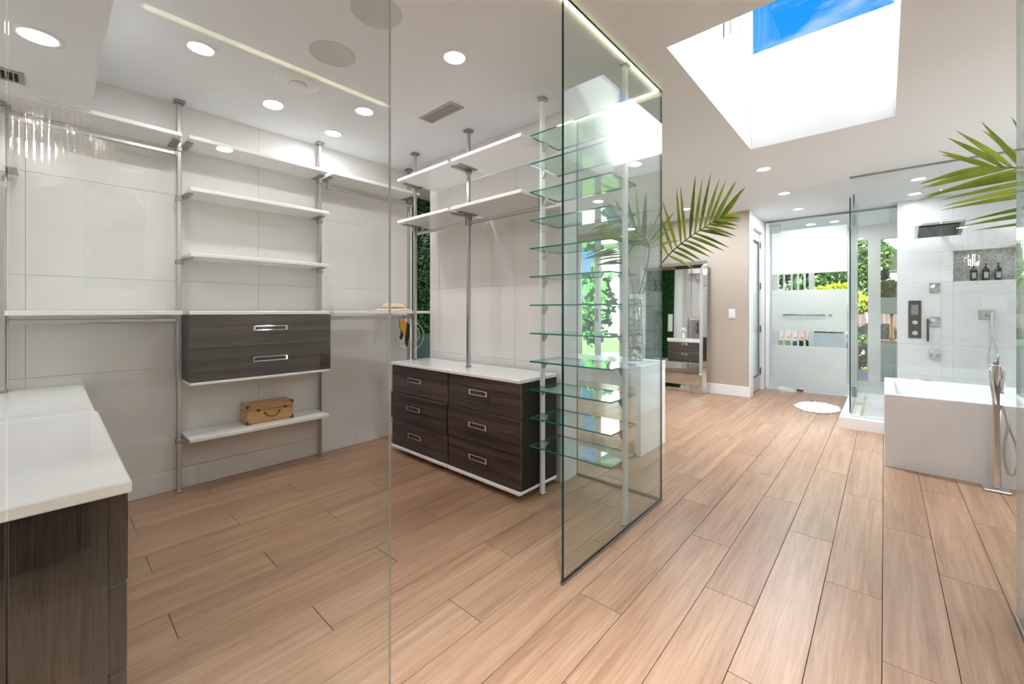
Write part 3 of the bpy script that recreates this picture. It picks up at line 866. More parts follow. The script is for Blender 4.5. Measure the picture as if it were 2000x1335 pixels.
# glass shelf tower between two white posts
gs_z = [0.363 + 0.184 * k for k in range(12)]
def notched_post(x, label, s):
    t = thing('shelf_post', (x, PY, 0), label, 'post')
    obj('post', B(x - 0.010, x + 0.010, PY - 0.020, PY + 0.020, 0.0, CEIL - 0.02, bev=0.003), 'alu_white', t)
    obj('ceiling_cap', B(x - 0.022, x + 0.022, PY - 0.032, PY + 0.032, CEIL - 0.02, CEIL, bev=0.003), 'steel', t)
    obj('foot', B(x - 0.014, x + 0.014, PY - 0.024, PY + 0.024, 0.0, 0.012, bev=0.002), 'steel', t)
    for z in gs_z:
        bm = bmesh.new()
        xs = (x + s * 0.010, x + s * 0.038)
        vs = []
        for yy in (PY - 0.018, PY + 0.018):
            vs.append([bm.verts.new(p) for p in ((xs[0], yy, z - 0.055), (xs[0], yy, z - 0.001), (xs[1], yy, z - 0.001), (xs[1], yy, z - 0.010))])
        bm.faces.new(vs[0]); bm.faces.new(vs[1][::-1])
        for k in range(4):
            bm.faces.new((vs[0][k], vs[0][(k + 1) % 4], vs[1][(k + 1) % 4], vs[1][k]))
        obj('clip', bm, 'steel', t)
    return t
notched_post(-1.738, 'bright metal post at the left of the glass shelves', 1)
notched_post(-1.128, 'bright metal post just inside the green-edged glass panel', -1)
ordn = ['lowest', 'second lowest', 'third lowest', 'fourth lowest', 'fifth lowest', 'sixth lowest', 'sixth highest', 'fifth highest', 'fourth highest', 'third highest', 'second highest', 'topmost']
for k, z in enumerate(gs_z):
    o = obj('glass_shelf', pane(-1.727, -1.139, 2.10, 2.42, z, z + 0.009), ['glass_shelf', 'edge_teal'])
    tag(o, ordn[k] + ' green-edged glass shelf between the bright posts', 'shelf', 'glass shelves')

# ================================================================== FOREGROUND COUNTER CHESTS (left)
def chest_front(x0, x1, y0, y1, label, dz=0.0):
    t = thing('counter_chest', ((x0 + x1) / 2, (y0 + y1) / 2, 0), label, 'chest')
    obj('body', B(x0 + 0.004, x1 - 0.02, y0, y1 - 0.045, 0.05, 0.766, bev=0.002), 'dark_z', t)
    obj('plinth', B(x0 + 0.06, x1 - 0.06, y0 + 0.05, y1 - 0.1, 0.0, 0.05), 'dark_gap', t)
    obj('top', B(x0, x1, y0, y1, 0.768, 0.800, bev=0.004), 'quartz', t)
    h = (0.764 - 0.055) / 3
    for k in range(3):
        d = obj('drawer', B(x0 + 0.004, x1 - 0.02, y1 - 0.044, y1 - 0.006 if k == 2 else y1 - 0.008, 0.055 + k * h + 0.0015, 0.055 + (k + 1) * h - 0.0015, bev=0.004), 'dark_z', t)
        handle_x(y1 - 0.008, (x0 + x1) / 2, 0.055 + (k + 0.56) * h, 0.17, d, 1)
    return t
chest_front(-2.64, -1.49, -0.42, 0.148, 'dark wood counter chest with glossy white top in left foreground')
chest_front(-3.685, -2.645, -0.42, 0.141, 'dark chest with white top behind the left foreground counter')

# ================================================================== HALL: DESK, VASE, PALMS, MIRROR, HEDGE
t = thing('vanity_desk', (-2.6, 3.65, 0), 'white waterfall vanity desk behind the glass shelves', 'desk')
obj('top', B(-3.65, -1.55, 3.38, 3.92, 0.70, 0.78, bev=0.004), 'quartz', t)
obj('side_panel', B(-1.61, -1.552, 3.384, 3.918, 0.0, 0.70, bev=0.003), 'quartz', t)
obj('apron', B(-2.88, -1.62, 3.42, 3.90, 0.58, 0.699, bev=0.003), 'shelf_white', t)
obj('cabinet', B(-3.63, -2.90, 3.40, 3.89, 0.24, 0.699, bev=0.003), 'shelf_white', t)
for z0, z1 in ((0.26, 0.465), (0.475, 0.685)):
    d = obj('drawer', B(-3.62, -2.91, 3.891, 3.91, z0, z1, bev=0.003), 'dark_x', t)
    handle_x(3.91, -3.26, z1 - 0.03, 0.10, d, 1)
def vase(x, y, z, label):
    t = thing('mosaic_vase', (x, y, z), label, 'vase')
    bm = bmesh.new()
    lathe(bm, [(0.070, z), (0.075, z + 0.01), (0.075, z + 0.62), (0.070, z + 0.625), (0.066, z + 0.62), (0.066, z + 0.05), (0.004, z + 0.045)], x, y, 32)
    obj('body', bm, 'vase_mosaic', t)
    bm = bmesh.new()
    lathe(bm, [(0.0755, z + 0.585), (0.0775, z + 0.59), (0.0775, z + 0.622), (0.0755, z + 0.627)], x, y, 32, cap0=False, cap1=False)
    obj('rim', bm, 'chrome', t)
    return t
vase(-1.78, 3.75, 0.781, 'tall glittering mosaic vase on the white desk')
t = thing('pedestal_block', (1.20, 3.75, 0), 'white pedestal carrying the right vase outside the picture', 'pedestal')
obj('top', B(0.92, 1.48, 3.45, 4.05, 0.70, 0.78, bev=0.004), 'quartz', t)
obj('body', B(0.95, 1.45, 3.48, 4.02, 0.0, 0.699, bev=0.003), 'quartz', t)
vase(1.20, 3.75, 0.781, 'mosaic vase of the right-hand palm outside the picture')

def catmull(pts, n):
    pts = [Vector(p) for p in pts]
    P = [pts[0] * 2 - pts[1]] + pts + [pts[-1] * 2 - pts[-2]]
    out = []
    seg = len(pts) - 1
    for i in range(n + 1):
        s = i / n * seg
        k = min(int(s), seg - 1); u = s - k
        a, b, c, d = P[k:k + 4]
        out.append(0.5 * ((2 * b) + (c - a) * u + (2 * a - 5 * b + 4 * c - d) * u * u + (3 * b - a - 3 * c + d) * u ** 3))
    return out
def leaflet(parent, base, dirv, nrm, L, w, droop):
    dirv = dirv.normalized()
    side = dirv.cross(nrm).normalized()
    nn = side.cross(dirv).normalized()
    bm = bmesh.new()
    K = 6
    rows = []
    for k in range(K + 1):
        s = k / K
        ww = w * (0.35 + 0.65 * math.sin(min(1, s / 0.35) * PI / 2)) * (1 - max(0, (s - 0.35) / 0.65) ** 1.6)
        c = base + dirv * L * s + Vector((0, 0, -1)) * droop * L * s * s
        fold = ww * 0.35
        if k == K:
            rows.append([bm.verts.new(c)])
        else:
            rows.append([bm.verts.new(c + side * ww / 2 + nn * fold), bm.verts.new(c), bm.verts.new(c - side * ww / 2 + nn * fold)])
    for r0, r1 in zip(rows, rows[1:]):
        if len(r1) == 3:
            bm.faces.new((r0[0], r0[1], r1[1], r1[0])); bm.faces.new((r0[1], r0[2], r1[2], r1[1]))
        else:
            bm.faces.new((r0[0], r0[1], r1[0])); bm.faces.new((r0[1], r0[2], r1[0]))
    for f in bm.faces: f.smooth = True
    return obj('leaflet', bm, 'palm_leaf', parent, recalc=False)
def frond(parent, pts, n, start, Lmax, nrm, ang0=60, ang1=28, w=0.034, droop=0.12, jit=0.08, ltip=0.45, lbase=0.8, up=1.0, down=1.0):
    path = catmull(pts, 40)
    bm = bmesh.new()
    tube(bm, path, [0.008 - 0.006 * i / 40 for i in range(41)], 6)
    st = obj('frond', bm, 'stem', parent)
    nrm = Vector(nrm).normalized()
    for k in range(n):
        s = start + (1 - start) * (k + 0.5) / n
        i = min(39, int(s * 40)); p = path[i].lerp(path[i + 1], s * 40 - i)
        d = (path[i + 1] - path[i]).normalized()
        q = (k + 0.5) / n
        a = math.radians(ang0 + (ang1 - ang0) * q)
        sd = d.cross(nrm).normalized()
        L = Lmax * ((lbase + (1 - lbase) * min(1, q / 0.35)) if q < 0.35 else (1 + (ltip - 1) * ((q - 0.35) / 0.65) ** 1.3))
        for s_, f in ((1, up), (-1, down)):
            aa = a + R.uniform(-jit, jit)
            dv = d * math.cos(aa) + sd * s_ * math.sin(aa) + nrm * R.uniform(-0.12, 0.22)
            leaflet(st, p, dv, nrm, L * f * R.uniform(0.9, 1.08), w * R.uniform(0.85, 1.15), droop * (1.0 if s_ * sd.z < 0 else 0.15))
    return st
def palm(x, y, z, label, fronds):
    t = thing('palm_plant', (x, y, z), label, 'plant')
    for kw in fronds:
        frond(t, **kw)
    return t
NB = (0.15, -1.0, 0.15)
palm(-1.78, 3.75, 1.36, 'arching palm fronds in the vase on the white desk', [
    dict(pts=[(-1.77, 3.75, 1.25), (-1.70, 3.75, 1.42), (-1.497, 3.75, 1.713), (-1.30, 3.75, 1.877), (-1.10, 3.75, 1.99), (-0.97, 3.75, 2.05)], n=15, start=0.42, Lmax=0.52, nrm=NB, ang0=74, ang1=24, w=0.028, up=0.58, down=1.05, droop=0.10, ltip=0.36),
    dict(pts=[(-1.78, 3.75, 1.25), (-1.70, 3.70, 1.45), (-1.58, 3.60, 1.72), (-1.55, 3.52, 1.85), (-1.66, 3.45, 1.96), (-1.86, 3.40, 2.04)], n=15, start=0.50, Lmax=0.42, nrm=NB, ang0=65, ang1=25, w=0.026),
    dict(pts=[(-1.79, 3.76, 1.25), (-1.84, 3.80, 1.55), (-2.0, 3.90, 1.85), (-2.25, 4.0, 2.02)], n=13, start=0.5, Lmax=0.42, nrm=NB, w=0.026),
])
palm(1.20, 3.75, 1.36, 'palm frond reaching in behind the glass at the right edge', [
    dict(pts=[(1.20, 3.75, 1.25), (1.13, 3.75, 1.50), (0.94, 3.75, 1.80), (0.74, 3.75, 1.98), (0.57, 3.75, 2.08), (0.43, 3.75, 2.12)], n=17, start=0.14, Lmax=0.60, nrm=NB, ang0=72, ang1=20, w=0.031, droop=0.05, ltip=0.46, up=0.85, down=1.0),
    dict(pts=[(1.21, 3.75, 1.25), (1.26, 3.75, 1.6), (1.45, 3.75, 1.95), (1.75, 3.75, 2.05)], n=13, start=0.45, Lmax=0.45, nrm=NB, w=0.03),
])

# leaning mirror with bevelled mirror frame
LEAN = math.radians(1.4)
def lean(bm):
    bmesh.ops.rotate(bm, verts=bm.verts, cent=(0, 6.60, 0), matrix=Matrix.Rotation(-LEAN, 3, 'X'))
    return bm
t = thing('leaning_mirror', (-2.53, 6.62, 0), 'tall floor mirror in a silver faceted frame leaning on the greige wall', 'mirror')
mx0, mx1, mz1, fwid = -3.06, -1.99, 2.01, 0.105
obj('glass', lean(B(mx0 + fwid, mx1 - fwid, 6.600, 6.606, fwid, mz1 - fwid)), 'mirror', t)
obj('backing', lean(B(mx0 + 0.01, mx1 - 0.01, 6.607, 6.63, 0.004, mz1 - 0.01)), 'black', t)
def bevel_bar(a, b, c, d):
    """frame bar from four outer/inner corners, ridge raised toward the viewer"""
    bm = bmesh.new()
    fr = [bm.verts.new(v) for v in (a, b, c, d)]
    mid0 = (Vector(a) + Vector(d)) / 2; mid1 = (Vector(b) + Vector(c)) / 2
    r0 = bm.verts.new((mid0.x, 6.572, mid0.z)); r1 = bm.verts.new((mid1.x, 6.572, mid1.z))
    bk = [bm.verts.new((v[0], 6.606, v[2])) for v in (a, b, c, d)]
    bm.faces.new((fr[0], fr[1], r1, r0)); bm.faces.new((r0, r1, fr[2], fr[3]))
    bm.faces.new((fr[0], r0, fr[3])); bm.faces.new((fr[1], fr[2], r1))
    bm.faces.new(bk)
    for i in range(4):
        bm.faces.new((fr[i], bk[i], bk[(i + 1) % 4], fr[(i + 1) % 4]))
    return lean(bm)
o_ = [(mx0, 6.594, 0.0), (mx1, 6.594, 0.0), (mx1, 6.594, mz1), (mx0, 6.594, mz1)]
i_ = [(mx0 + fwid, 6.590, fwid), (mx1 - fwid, 6.590, fwid), (mx1 - fwid, 6.590, mz1 - fwid), (mx0 + fwid, 6.590, mz1 - fwid)]
for k in range(4):
    obj('frame_bar', bevel_bar(o_[k], o_[(k + 1) % 4], i_[(k + 1) % 4], i_[k]), 'mirror_frame', t)

# light switch
t = thing('light_switch', (-1.68, 6.745, 1.14), 'white double light switch on the greige wall', 'switch')
obj('plate', B(-1.725, -1.633, 6.742, 6.750, 1.140, 1.280, bev=0.003), 'plastic', t)
for a in (-1.712, -1.676):
    obj('rocker', B(a, a + 0.030, 6.737, 6.742, 1.165, 1.255, bev=0.002), 'trim_white', t)

# hedge panels
def hedge(name, n, place, label, backing):
    t = obj(name, backing, 'hedge_leaf')
    tag(t, label, 'hedge wall')
    bm = bmesh.new()
    for k in range(n):
        p, nr = place()
        d = (Vector((R.uniform(-1, 1), R.uniform(-1, 1), R.uniform(-1, 1))) + nr * 0.9).normalized()
        sd = d.cross(Vector((R.uniform(-1, 1), R.uniform(-1, 1), R.uniform(-1, 1)))).normalized()
        L, w = R.uniform(0.018, 0.032), R.uniform(0.009, 0.014)
        bm.faces.new([bm.verts.new(q) for q in (p, p + d * L * 0.55 + sd * w, p + d * L, p + d * L * 0.55 - sd * w)])
    lv = obj('leaves', bm, 'hedge_leaf', t, recalc=False)
    lv['kind'] = 'stuff'
    return t
hedge('hedge_wall', 9000, lambda: (Vector((-4.46, R.uniform(2.73, 4.05), R.uniform(0.96, CEIL - 0.02))), Vector((1, 0, 0))), 'green boxwood panel seen through the gap beside the partition', B(-4.50, -4.462, 2.722, 4.06, 0.94, CEIL))
hedge('hedge_wall', 7000, lambda: (Vector((R.uniform(-4.44, -3.96), 2.752, R.uniform(0.27, CEIL - 0.02))), Vector((0, 1, 0))), 'green boxwood hedge wall reflected in the leaning mirror', B(-4.46, -3.95, 2.722, 2.75, 0.25, CEIL))
struct('wall_wainscot', B(-4.50, -4.44, 2.76, 4.06, 0.0, 0.94, bev=0.003), 'teal_panel', 'dark teal panel below the hedge')
t = thing('hand_towel', (-4.02, 2.78, 0.95), 'white towel hanging on the hedge in the mirror', 'towel')
bm = bmesh.new()
box(bm, -4.08, -3.96, 2.772, 2.80, 0.92, 1.36, bev=0.012, seg=2)
obj('cloth', bm, 'towel', t)
bm = bmesh.new(); tube(bm, [(-4.02, 2.75, 1.35), (-4.02, 2.80, 1.355), (-4.02, 2.815, 1.37)], 0.005, 6)
obj('hook', bm, 'chrome', t)
# flower on desk (seen in mirror)
t = thing('flower_vase', (-3.38, 3.66, 0.781), 'small white flower vase on the desk in the mirror', 'flowers')
bm = bmesh.new(); lathe(bm, [(0.03, 0.781), (0.036, 0.80), (0.03, 0.86), (0.022, 0.90), (0.026, 0.91)], -3.38, 3.66, 20); obj('vase_body', bm, 'quartz', t)
for k in range(7):
    a = k * 0.9
    c = Vector((-3.38 + 0.05 * math.cos(a) * (k > 0), 3.66 + 0.05 * math.sin(a) * (k > 0), 0.955 + 0.02 * (k % 3)))
    bm = bmesh.new(); bmesh.ops.create_icosphere(bm, subdivisions=1, radius=0.032)
    for v in bm.verts: v.co *= R.uniform(0.8, 1.15)
    bmesh.ops.translate(bm, verts=bm.verts, vec=c); obj('blossom', bm, 'flower', t)

def fur(name, cx, cy, rx, ry, label, rot=0.0):
    bm = bmesh.new()
    n, rings = 44, 6
    c = bm.verts.new((cx, cy, 0.032)); prev = None
    wob = [1 + 0.07 * math.sin(3 * k) + R.uniform(-0.05, 0.05) for k in range(n)]
    for r in range(1, rings + 2):
        s = r / rings if r <= rings else 1.0
        ringv = []
        for k in range(n):
            a = 2 * PI * k / n
            x, y = rx * s * math.cos(a) * wob[k], ry * s * math.sin(a) * wob[k]
            x, y = x * math.cos(rot) - y * math.sin(rot), x * math.sin(rot) + y * math.cos(rot)
            z = 0.030 + R.uniform(-0.006, 0.006) if r < rings else (0.018 if r == rings else 0.001)
            ringv.append(bm.verts.new((cx + x, cy + y, z)))
        for k in range(n):
            if prev is None: bm.faces.new((c, ringv[k], ringv[(k + 1) % n]))
            else: bm.faces.new((prev[k], ringv[k], ringv[(k + 1) % n], prev[(k + 1) % n]))
        prev = ringv
    bm.faces.new(prev[::-1])
    for f in bm.faces: f.smooth = True
    return tag(obj(name, bm, 'rug'), label, 'rug')
fur('fur_rug', -1.95, 3.12, 0.42, 0.13, 'white fur rug on the floor behind the glass shelves', -0.1)
fur('bath_rug', -0.64, 6.60, 0.24, 0.34, 'round white rug by the shower curb')

# ================================================================== DOORS
d1 = struct('door_1', grid_slab('x', [6.94, 7.59], [0.012, 2.47], [(7.02, 7.50, 0.24, 2.33)], -1.53, -1.48), 'door_grey', 'narrow greige door with a milky glass panel')
obj('door_glass', pane(-1.51, -1.50, 7.02, 7.50, 0.24, 2.33), ['glass_milk', 'edge_grey'], d1)
obj('gasket', grid_slab('x', [7.012, 7.508], [0.232, 2.338], [(7.03, 7.49, 0.25, 2.32)], -1.482, -1.476), 'black', d1)
bm = bmesh.new(); tube(bm, [(-1.48, 6.98, 0.96), (-1.43, 6.98, 0.96), (-1.425, 7.0, 0.96), (-1.425, 7.09, 0.96)], 0.009, 8)
obj('door_handle', bm, 'chrome', d1)
for z in (0.25, 0.92, 1.60, 2.25):
    obj('hinge', B(-1.478, -1.462, 7.575, 7.60, z, z + 0.10, bev=0.003), 'steel_dark', d1)

t = thing('frosted_glass_door', (-0.87, 7.8, 0), 'glass door with three frosted bands and a thin bar handle', 'door')
obj('clear_glass', pane(-1.38, -0.40, 7.797, 7.809, 0.03, CEIL - 0.02), ['glass_door', 'edge_dark'], t)
for z0, z1 in ((1.83, 2.52), (0.94, 1.576), (0.05, 0.708)):
    obj('frosted_band', B(-1.35, -0.402, 7.790, 7.796, z0, z1), 'glass_frosted', t)
bm = bmesh.new(); tube(bm, [(-1.195, 7.765, 1.19), (-0.66, 7.765, 1.19)], 0.010, 8)
h = obj('bar_handle', bm, 'steel_dark', t)
for x in (-1.10, -0.75):
    bm = bmesh.new(); tube(bm, [(x, 7.765, 1.19), (x, 7.79, 1.19)], 0.006, 8); obj('standoff', bm, 'steel_dark', h)
bm = bmesh.new(); tube(bm, [(-0.615, 7.772, 1.19), (-0.575, 7.772, 1.19)], 0.010, 8); obj('lock_knob', bm, 'steel_dark', t)
obj('patch_fitting', B(-1.37, -1.24, 7.782, 7.824, 2.50, 2.63, bev=0.004), 'steel', t)
obj('bottom_pivot', B(-1.02, -0.93, 7.782, 7.824, 0.0, 0.045, bev=0.004), 'steel_dark', t)
g = gpanel('glass_partition', pane(-0.388, 0.13, 7.797, 7.809, 0.0, CEIL), ['glass_door', 'edge_dark'], 'clear glass panel right of the frosted door at the rear of the shower')
struct('trim_8', B(-1.44, 0.13, 7.788, 7.818, CEIL - 0.025, CEIL), 'steel_dark', 'dark top channel above the frosted glass door')
struct('trim_9', B(-1.44, -1.386, 7.78, 7.86, 0, CEIL - 0.026, bev=0.003), 'trim_white', 'white jamb beside the frosted door')

# ================================================================== SHOWER
t = thing('shower_tray', (0.7, 6.7, 0), 'white raised shower tray with a low curb', 'shower tray')
obj('curb', grid_slab('z', [-0.36, 1.745], [5.66, 7.545], [(-0.20, 1.70, 5.86, 7.50)], 0.0, 0.115), 'quartz', t)
obj('tray_floor', B(-0.20, 1.70, 5.86, 7.50, 0.0, 0.05), 'marble', t)
bm = bmesh.new(); lathe(bm, [(0.06, 0.05), (0.06, 0.054), (0.004, 0.054)], 0.6, 6.7, 24, cap0=False); obj('drain', bm, 'steel', t)
sg = gpanel('shower_glass', pane(-0.272, 0.410, 5.794, 5.806, 0.116, CEIL - 0.012), ['glass_door', 'edge_dark'], 'clear narrow front glass at the corner of the shower')
sg2 = gpanel('shower_glass', pane(0.414, 1.745, 5.794, 5.806, 0.116, CEIL - 0.012), ['glass_door', 'edge_grey'], 'clear front glass of the shower behind the bathtub')
obj('top_channel', B(-0.28, 1.745, 5.787, 5.813, CEIL - 0.016, CEIL), 'steel_dark', sg)
sd = gpanel('shower_door', pane(-0.286, -0.274, 5.90, 6.62, 0.13, 2.50), ['glass_door', 'edge_dark'], 'hinged clear glass door on the side of the shower')
sp = gpanel('shower_glass', pane(-0.286, -0.274, 6.63, 7.785, 0.116, CEIL - 0.012), ['glass_door', 'edge_dark'], 'clear fixed side glass of the shower behind its door')
for z in (0.20, 2.30):
    obj('hinge', B(-0.31, -0.25, 6.56, 6.69, z, z + 0.13, bev=0.004), 'steel_dark', sd)

t = thing('rain_shower_head', (0.49, 7.54, 2.30), 'square chrome rain shower head on the shower wall', 'shower head')
bm = bmesh.new(); box(bm, -0.21, 0.21, -0.21, 0.21, 0.0, 0.022, bev=0.004)
bmesh.ops.rotate(bm, verts=bm.verts, cent=(0, 0, 0), matrix=Matrix.Rotation(math.radians(-14), 3, 'X'))
bmesh.ops.translate(bm, verts=bm.verts, vec=(0.48, 7.12, 2.215)); obj('head_plate', bm, 'chrome', t)
bm = bmesh.new(); box(bm, -0.17, 0.17, -0.17, 0.17, -0.012, 0.001, bev=0.003)
bmesh.ops.rotate(bm, verts=bm.verts, cent=(0, 0, 0), matrix=Matrix.Rotation(math.radians(-14), 3, 'X'))
bmesh.ops.translate(bm, verts=bm.verts, vec=(0.48, 7.12, 2.214)); obj('spray_face', bm, 'black', t)
bm = bmesh.new(); tube(bm, [(0.48, 7.55, 2.33), (0.48, 7.30, 2.33), (0.48, 7.15, 2.28), (0.48, 7.12, 2.23)], 0.012, 8); obj('arm', bm, 'chrome', t)
bm = bmesh.new(); box(bm, 0.44, 0.52, 7.535, 7.55, 2.29, 2.37, bev=0.003); obj('wall_flange', bm, 'chrome', t)
def jet(z0, z1, label):
    t = thing('body_jet', (0.479, 7.55, z0), label, 'shower jet')
    obj('plate', B(0.431, 0.527, 7.534, 7.55, z0, z1, bev=0.003), 'chrome', t)
    bm = bmesh.new(); lathe(bm, [(0.046, 0), (0.046, 0.010), (0.040, 0.014), (0.006, 0.014), (0.004, 0.018)], 0, 0, 26)
    bmesh.ops.rotate(bm, verts=bm.verts, cent=(0, 0, 0), matrix=Matrix.Rotation(PI / 2, 3, 'X'))
    bmesh.ops.translate(bm, verts=bm.verts, vec=(0.479, 7.534, (z0 + z1) / 2)); obj('nozzle_disc', bm, 'steel', t)
    return t
jet(1.484, 1.605, 'top square chrome body jet on the shower wall')
jet(1.05, 1.17, 'middle square chrome body jet on the shower wall')
jet(0.626, 0.744, 'bottom square chrome body jet on the shower wall')
t = thing('shower_lever', (0.42, 7.55, 0.85), 'long dark handle hanging beside the middle body jet', 'handle')
obj('bar', B(0.405, 0.427, 7.51, 7.532, 0.86, 1.15, bev=0.003), 'gunmetal', t)
obj('mount', B(0.408, 0.424, 7.532, 7.55, 1.08, 1.12, bev=0.002), 'steel_dark', t)
t = thing('shower_control', (0.296, 7.55, 0.898), 'tall dark metal control plate with two knobs in the shower', 'control panel')
obj('plate', B(0.236, 0.356, 7.536, 7.55, 0.898, 1.385, bev=0.003), 'gunmetal', t)
for z in (0.965, 1.10):
    bm = bmesh.new(); lathe(bm, [(0.028, 0), (0.028, 0.03), (0.022, 0.034), (0.004, 0.034)], 0, 0, 20)
    bmesh.ops.rotate(bm, verts=bm.verts, cent=(0, 0, 0), matrix=Matrix.Rotation(PI / 2, 3, 'X'))
    bmesh.ops.translate(bm, verts=bm.verts, vec=(0.296, 7.536, z)); obj('knob', bm, 'chrome', t)
obj('button_row', B(0.262, 0.330, 7.530, 7.536, 1.20, 1.33, bev=0.002), 'steel_dark', t)
t = thing('hand_shower', (0.915, 7.55, 0.60), 'chrome hand shower with hose on a square wall plate', 'hand shower')
obj('wall_plate', B(0.854, 0.977, 7.536, 7.55, 1.152, 1.262, bev=0.003), 'steel', t)
bm = bmesh.new(); tube(bm, [(0.915, 7.536, 1.20), (0.945, 7.49, 1.205)], 0.014, 8); obj('holder', bm, 'steel_dark', t)
bm = bmesh.new(); box(bm, 0.944, 0.968, 7.478, 7.498, 0.955, 1.24, bev=0.005); obj('wand', bm, 'chrome', t)
bm = bmesh.new()
tube(bm, catmull([(0.956, 7.488, 0.955), (0.945, 7.49, 0.85), (0.93, 7.50, 0.70), (0.945, 7.50, 0.60), (0.985, 7.50, 0.60), (1.005, 7.505, 0.70), (0.985, 7.51, 0.85), (0.955, 7.52, 1.0), (0.935, 7.53, 1.16)], 40), 0.007, 8); obj('hose', bm, 'chrome', t)
for k, x in enumerate((0.82, 0.919, 1.018)):
    t = thing('pump_bottle', (x, 7.60, 1.62), ('left', 'middle', 'right')[k] + ' black pump bottle in the shower niche', 'bottle', 'pump bottles in the niche')
    bm = bmesh.new(); lathe(bm, [(0.027, 1.621), (0.030, 1.625), (0.030, 1.745), (0.024, 1.765), (0.012, 1.772)], x, 7.60, 22); obj('body', bm, 'black', t)
    bm = bmesh.new(); lathe(bm, [(0.012, 1.772), (0.012, 1.79), (0.006, 1.793), (0.006, 1.815), (0.010, 1.817), (0.010, 1.828), (0.003, 1.830)], x, 7.60, 14); obj('pump', bm, 'black', t)
    bm = bmesh.new(); tube(bm, [(x, 7.60, 1.822), (x - 0.006, 7.565, 1.822), (x - 0.006, 7.558, 1.812)], 0.005, 6); obj('nozzle', bm, 'black', t)
    obj('label_print', B(x - 0.018, x + 0.018, 7.5693, 7.5700, 1.65, 1.72), 'vent_metal', t)

# ================================================================== BATHTUB AND FILLER
t = thing('bathtub', (0.86, 5.08, 0), 'large square white bathtub with sharp edges', 'bathtub')
def tub_mesh():
    bm = bmesh.new()
    X0, X1, Y0, Y1, Z = 0.0, 1.74, 4.51, 5.64, 0.582
    r = 0.05
    sec = [(0, 0, 0), (0, 0, Z), (r, r, Z), (r + 0.02, r + 0.02, Z - 0.02), (r + 0.09, r + 0.09, 0.14), (r + 0.15, r + 0.15, 0.10)]
    rings = []
    for dx, dy, z in sec:
        rings.append([bm.verts.new(p) for p in ((X0 + dx, Y0 + dy, z), (X1 - dx, Y0 + dy, z), (X1 - dx, Y1 - dy, z), (X0 + dx, Y1 - dy, z))])
    for a, b in zip(rings, rings[1:]):
        for k in range(4):
            bm.faces.new((a[k], a[(k + 1) % 4], b[(k + 1) % 4], b[k]))
    bm.faces.new(rings[-1]); bm.faces.new(rings[0][::-1])
    es = [e for e in bm.edges if all(abs(v.co.z - Z) < 1e-5 for v in e.verts) or (abs(e.verts[0].co.x - e.verts[1].co.x) < 1e-5 and abs(e.verts[0].co.y - e.verts[1].co.y) < 1e-5)]
    bmesh.ops.bevel(bm, geom=es, offset=0.006, segments=2, affect='EDGES', profile=0.5)
    return bm
obj('shell', tub_mesh(), 'tub_white', t)
bm = bmesh.new(); lathe(bm, [(0.035, 0.10), (0.035, 0.105), (0.004, 0.106)], 0.87, 5.07, 24, cap0=False); obj('drain', bm, 'chrome', t)
bm = bmesh.new(); tube(bm, [(0.20, 5.605, 0.583), (0.33, 5.605, 0.583)], 0.008, 8); obj('overflow_slot', bm, 'steel', t)

t = thing('tub_filler', (0.58, 4.40, 0), 'freestanding chrome tub filler with hand shower hose', 'tub faucet')
obj('base_plate', B(0.515, 0.645, 4.345, 4.455, 0.0, 0.018, bev=0.006, seg=2), 'chrome', t)
bm = bmesh.new()
box(bm, 0.565, 0.600, 4.382, 4.418, 0.018, 0.80, bev=0.005); obj('column', bm, 'nickel', t)
bm = bmesh.new()
ring_ = [(0.010, 0.60), (0.014, 0.66), (0.021, 0.78), (0.030, 0.858), (0.034, 0.865), (0.034, 0.876), (0.012, 0.878)]
lathe(bm, ring_, 0.583, 4.40, 20); obj('spout_cup', bm, 'nickel', t)
bm = bmesh.new(); box(bm, 0.560, 0.606, 4.41, 4.62, 0.845, 0.868, bev=0.004); obj('spout', bm, 'nickel', t)
bm = bmesh.new(); tube(bm, [(0.575, 4.40, 0.876), (0.575, 4.40, 0.905)], 0.009, 10); obj('lever', bm, 'steel_dark', t)
bm = bmesh.new(); tube(bm, [(0.588, 4.40, 0.876), (0.592, 4.40, 0.95)], 0.005, 8); obj('pin', bm, 'steel_dark', t)
bm = bmesh.new(); tube(bm, catmull([(0.555, 4.385, 0.85), (0.556, 4.375, 0.75), (0.566, 4.372, 0.65), (0.57, 4.373, 0.60)], 14), 0.011, 8); obj('wand', bm, 'chrome', t)
bm = bmesh.new(); tube(bm, catmull([(0.614, 4.40, 0.85), (0.612, 4.39, 0.76), (0.606, 4.385, 0.68)], 10), 0.009, 8); obj('wand_holder', bm, 'chrome', t)
bm = bmesh.new(); tube(bm, catmull([(0.605, 4.385, 0.60), (0.622, 4.375, 0.53), (0.640, 4.37, 0.44), (0.668, 4.37, 0.33), (0.674, 4.37, 0.22), (0.655, 4.37, 0.14), (0.628, 4.37, 0.15), (0.612, 4.37, 0.26), (0.617, 4.37, 0.38), (0.628, 4.37, 0.46), (0.618, 4.37, 0.56)], 60), 0.008, 8); obj('hose', bm, 'steel', t)

# ================================================================== RIGHT CLOSET (seen in reflections)
chest_y(1.06, 1.81, 2.05, 2.45, 'dark wood drawer chest of the right closet', (0, 0.01, 0))
chest_y(1.83, 2.58, 2.05, 2.45, 'second dark wood drawer chest of the right closet', (0, 0, 0))
for z, w in ((TS, 'top'), (2.02, 'second')):
    shelf(1.07, 2.56, 2.05, 2.45, z, z + T, w + ' white shelf above the right closet chests')
chest_front(0.80, 1.90, -0.42, 0.148, 'dark chest with white top in the right closet')
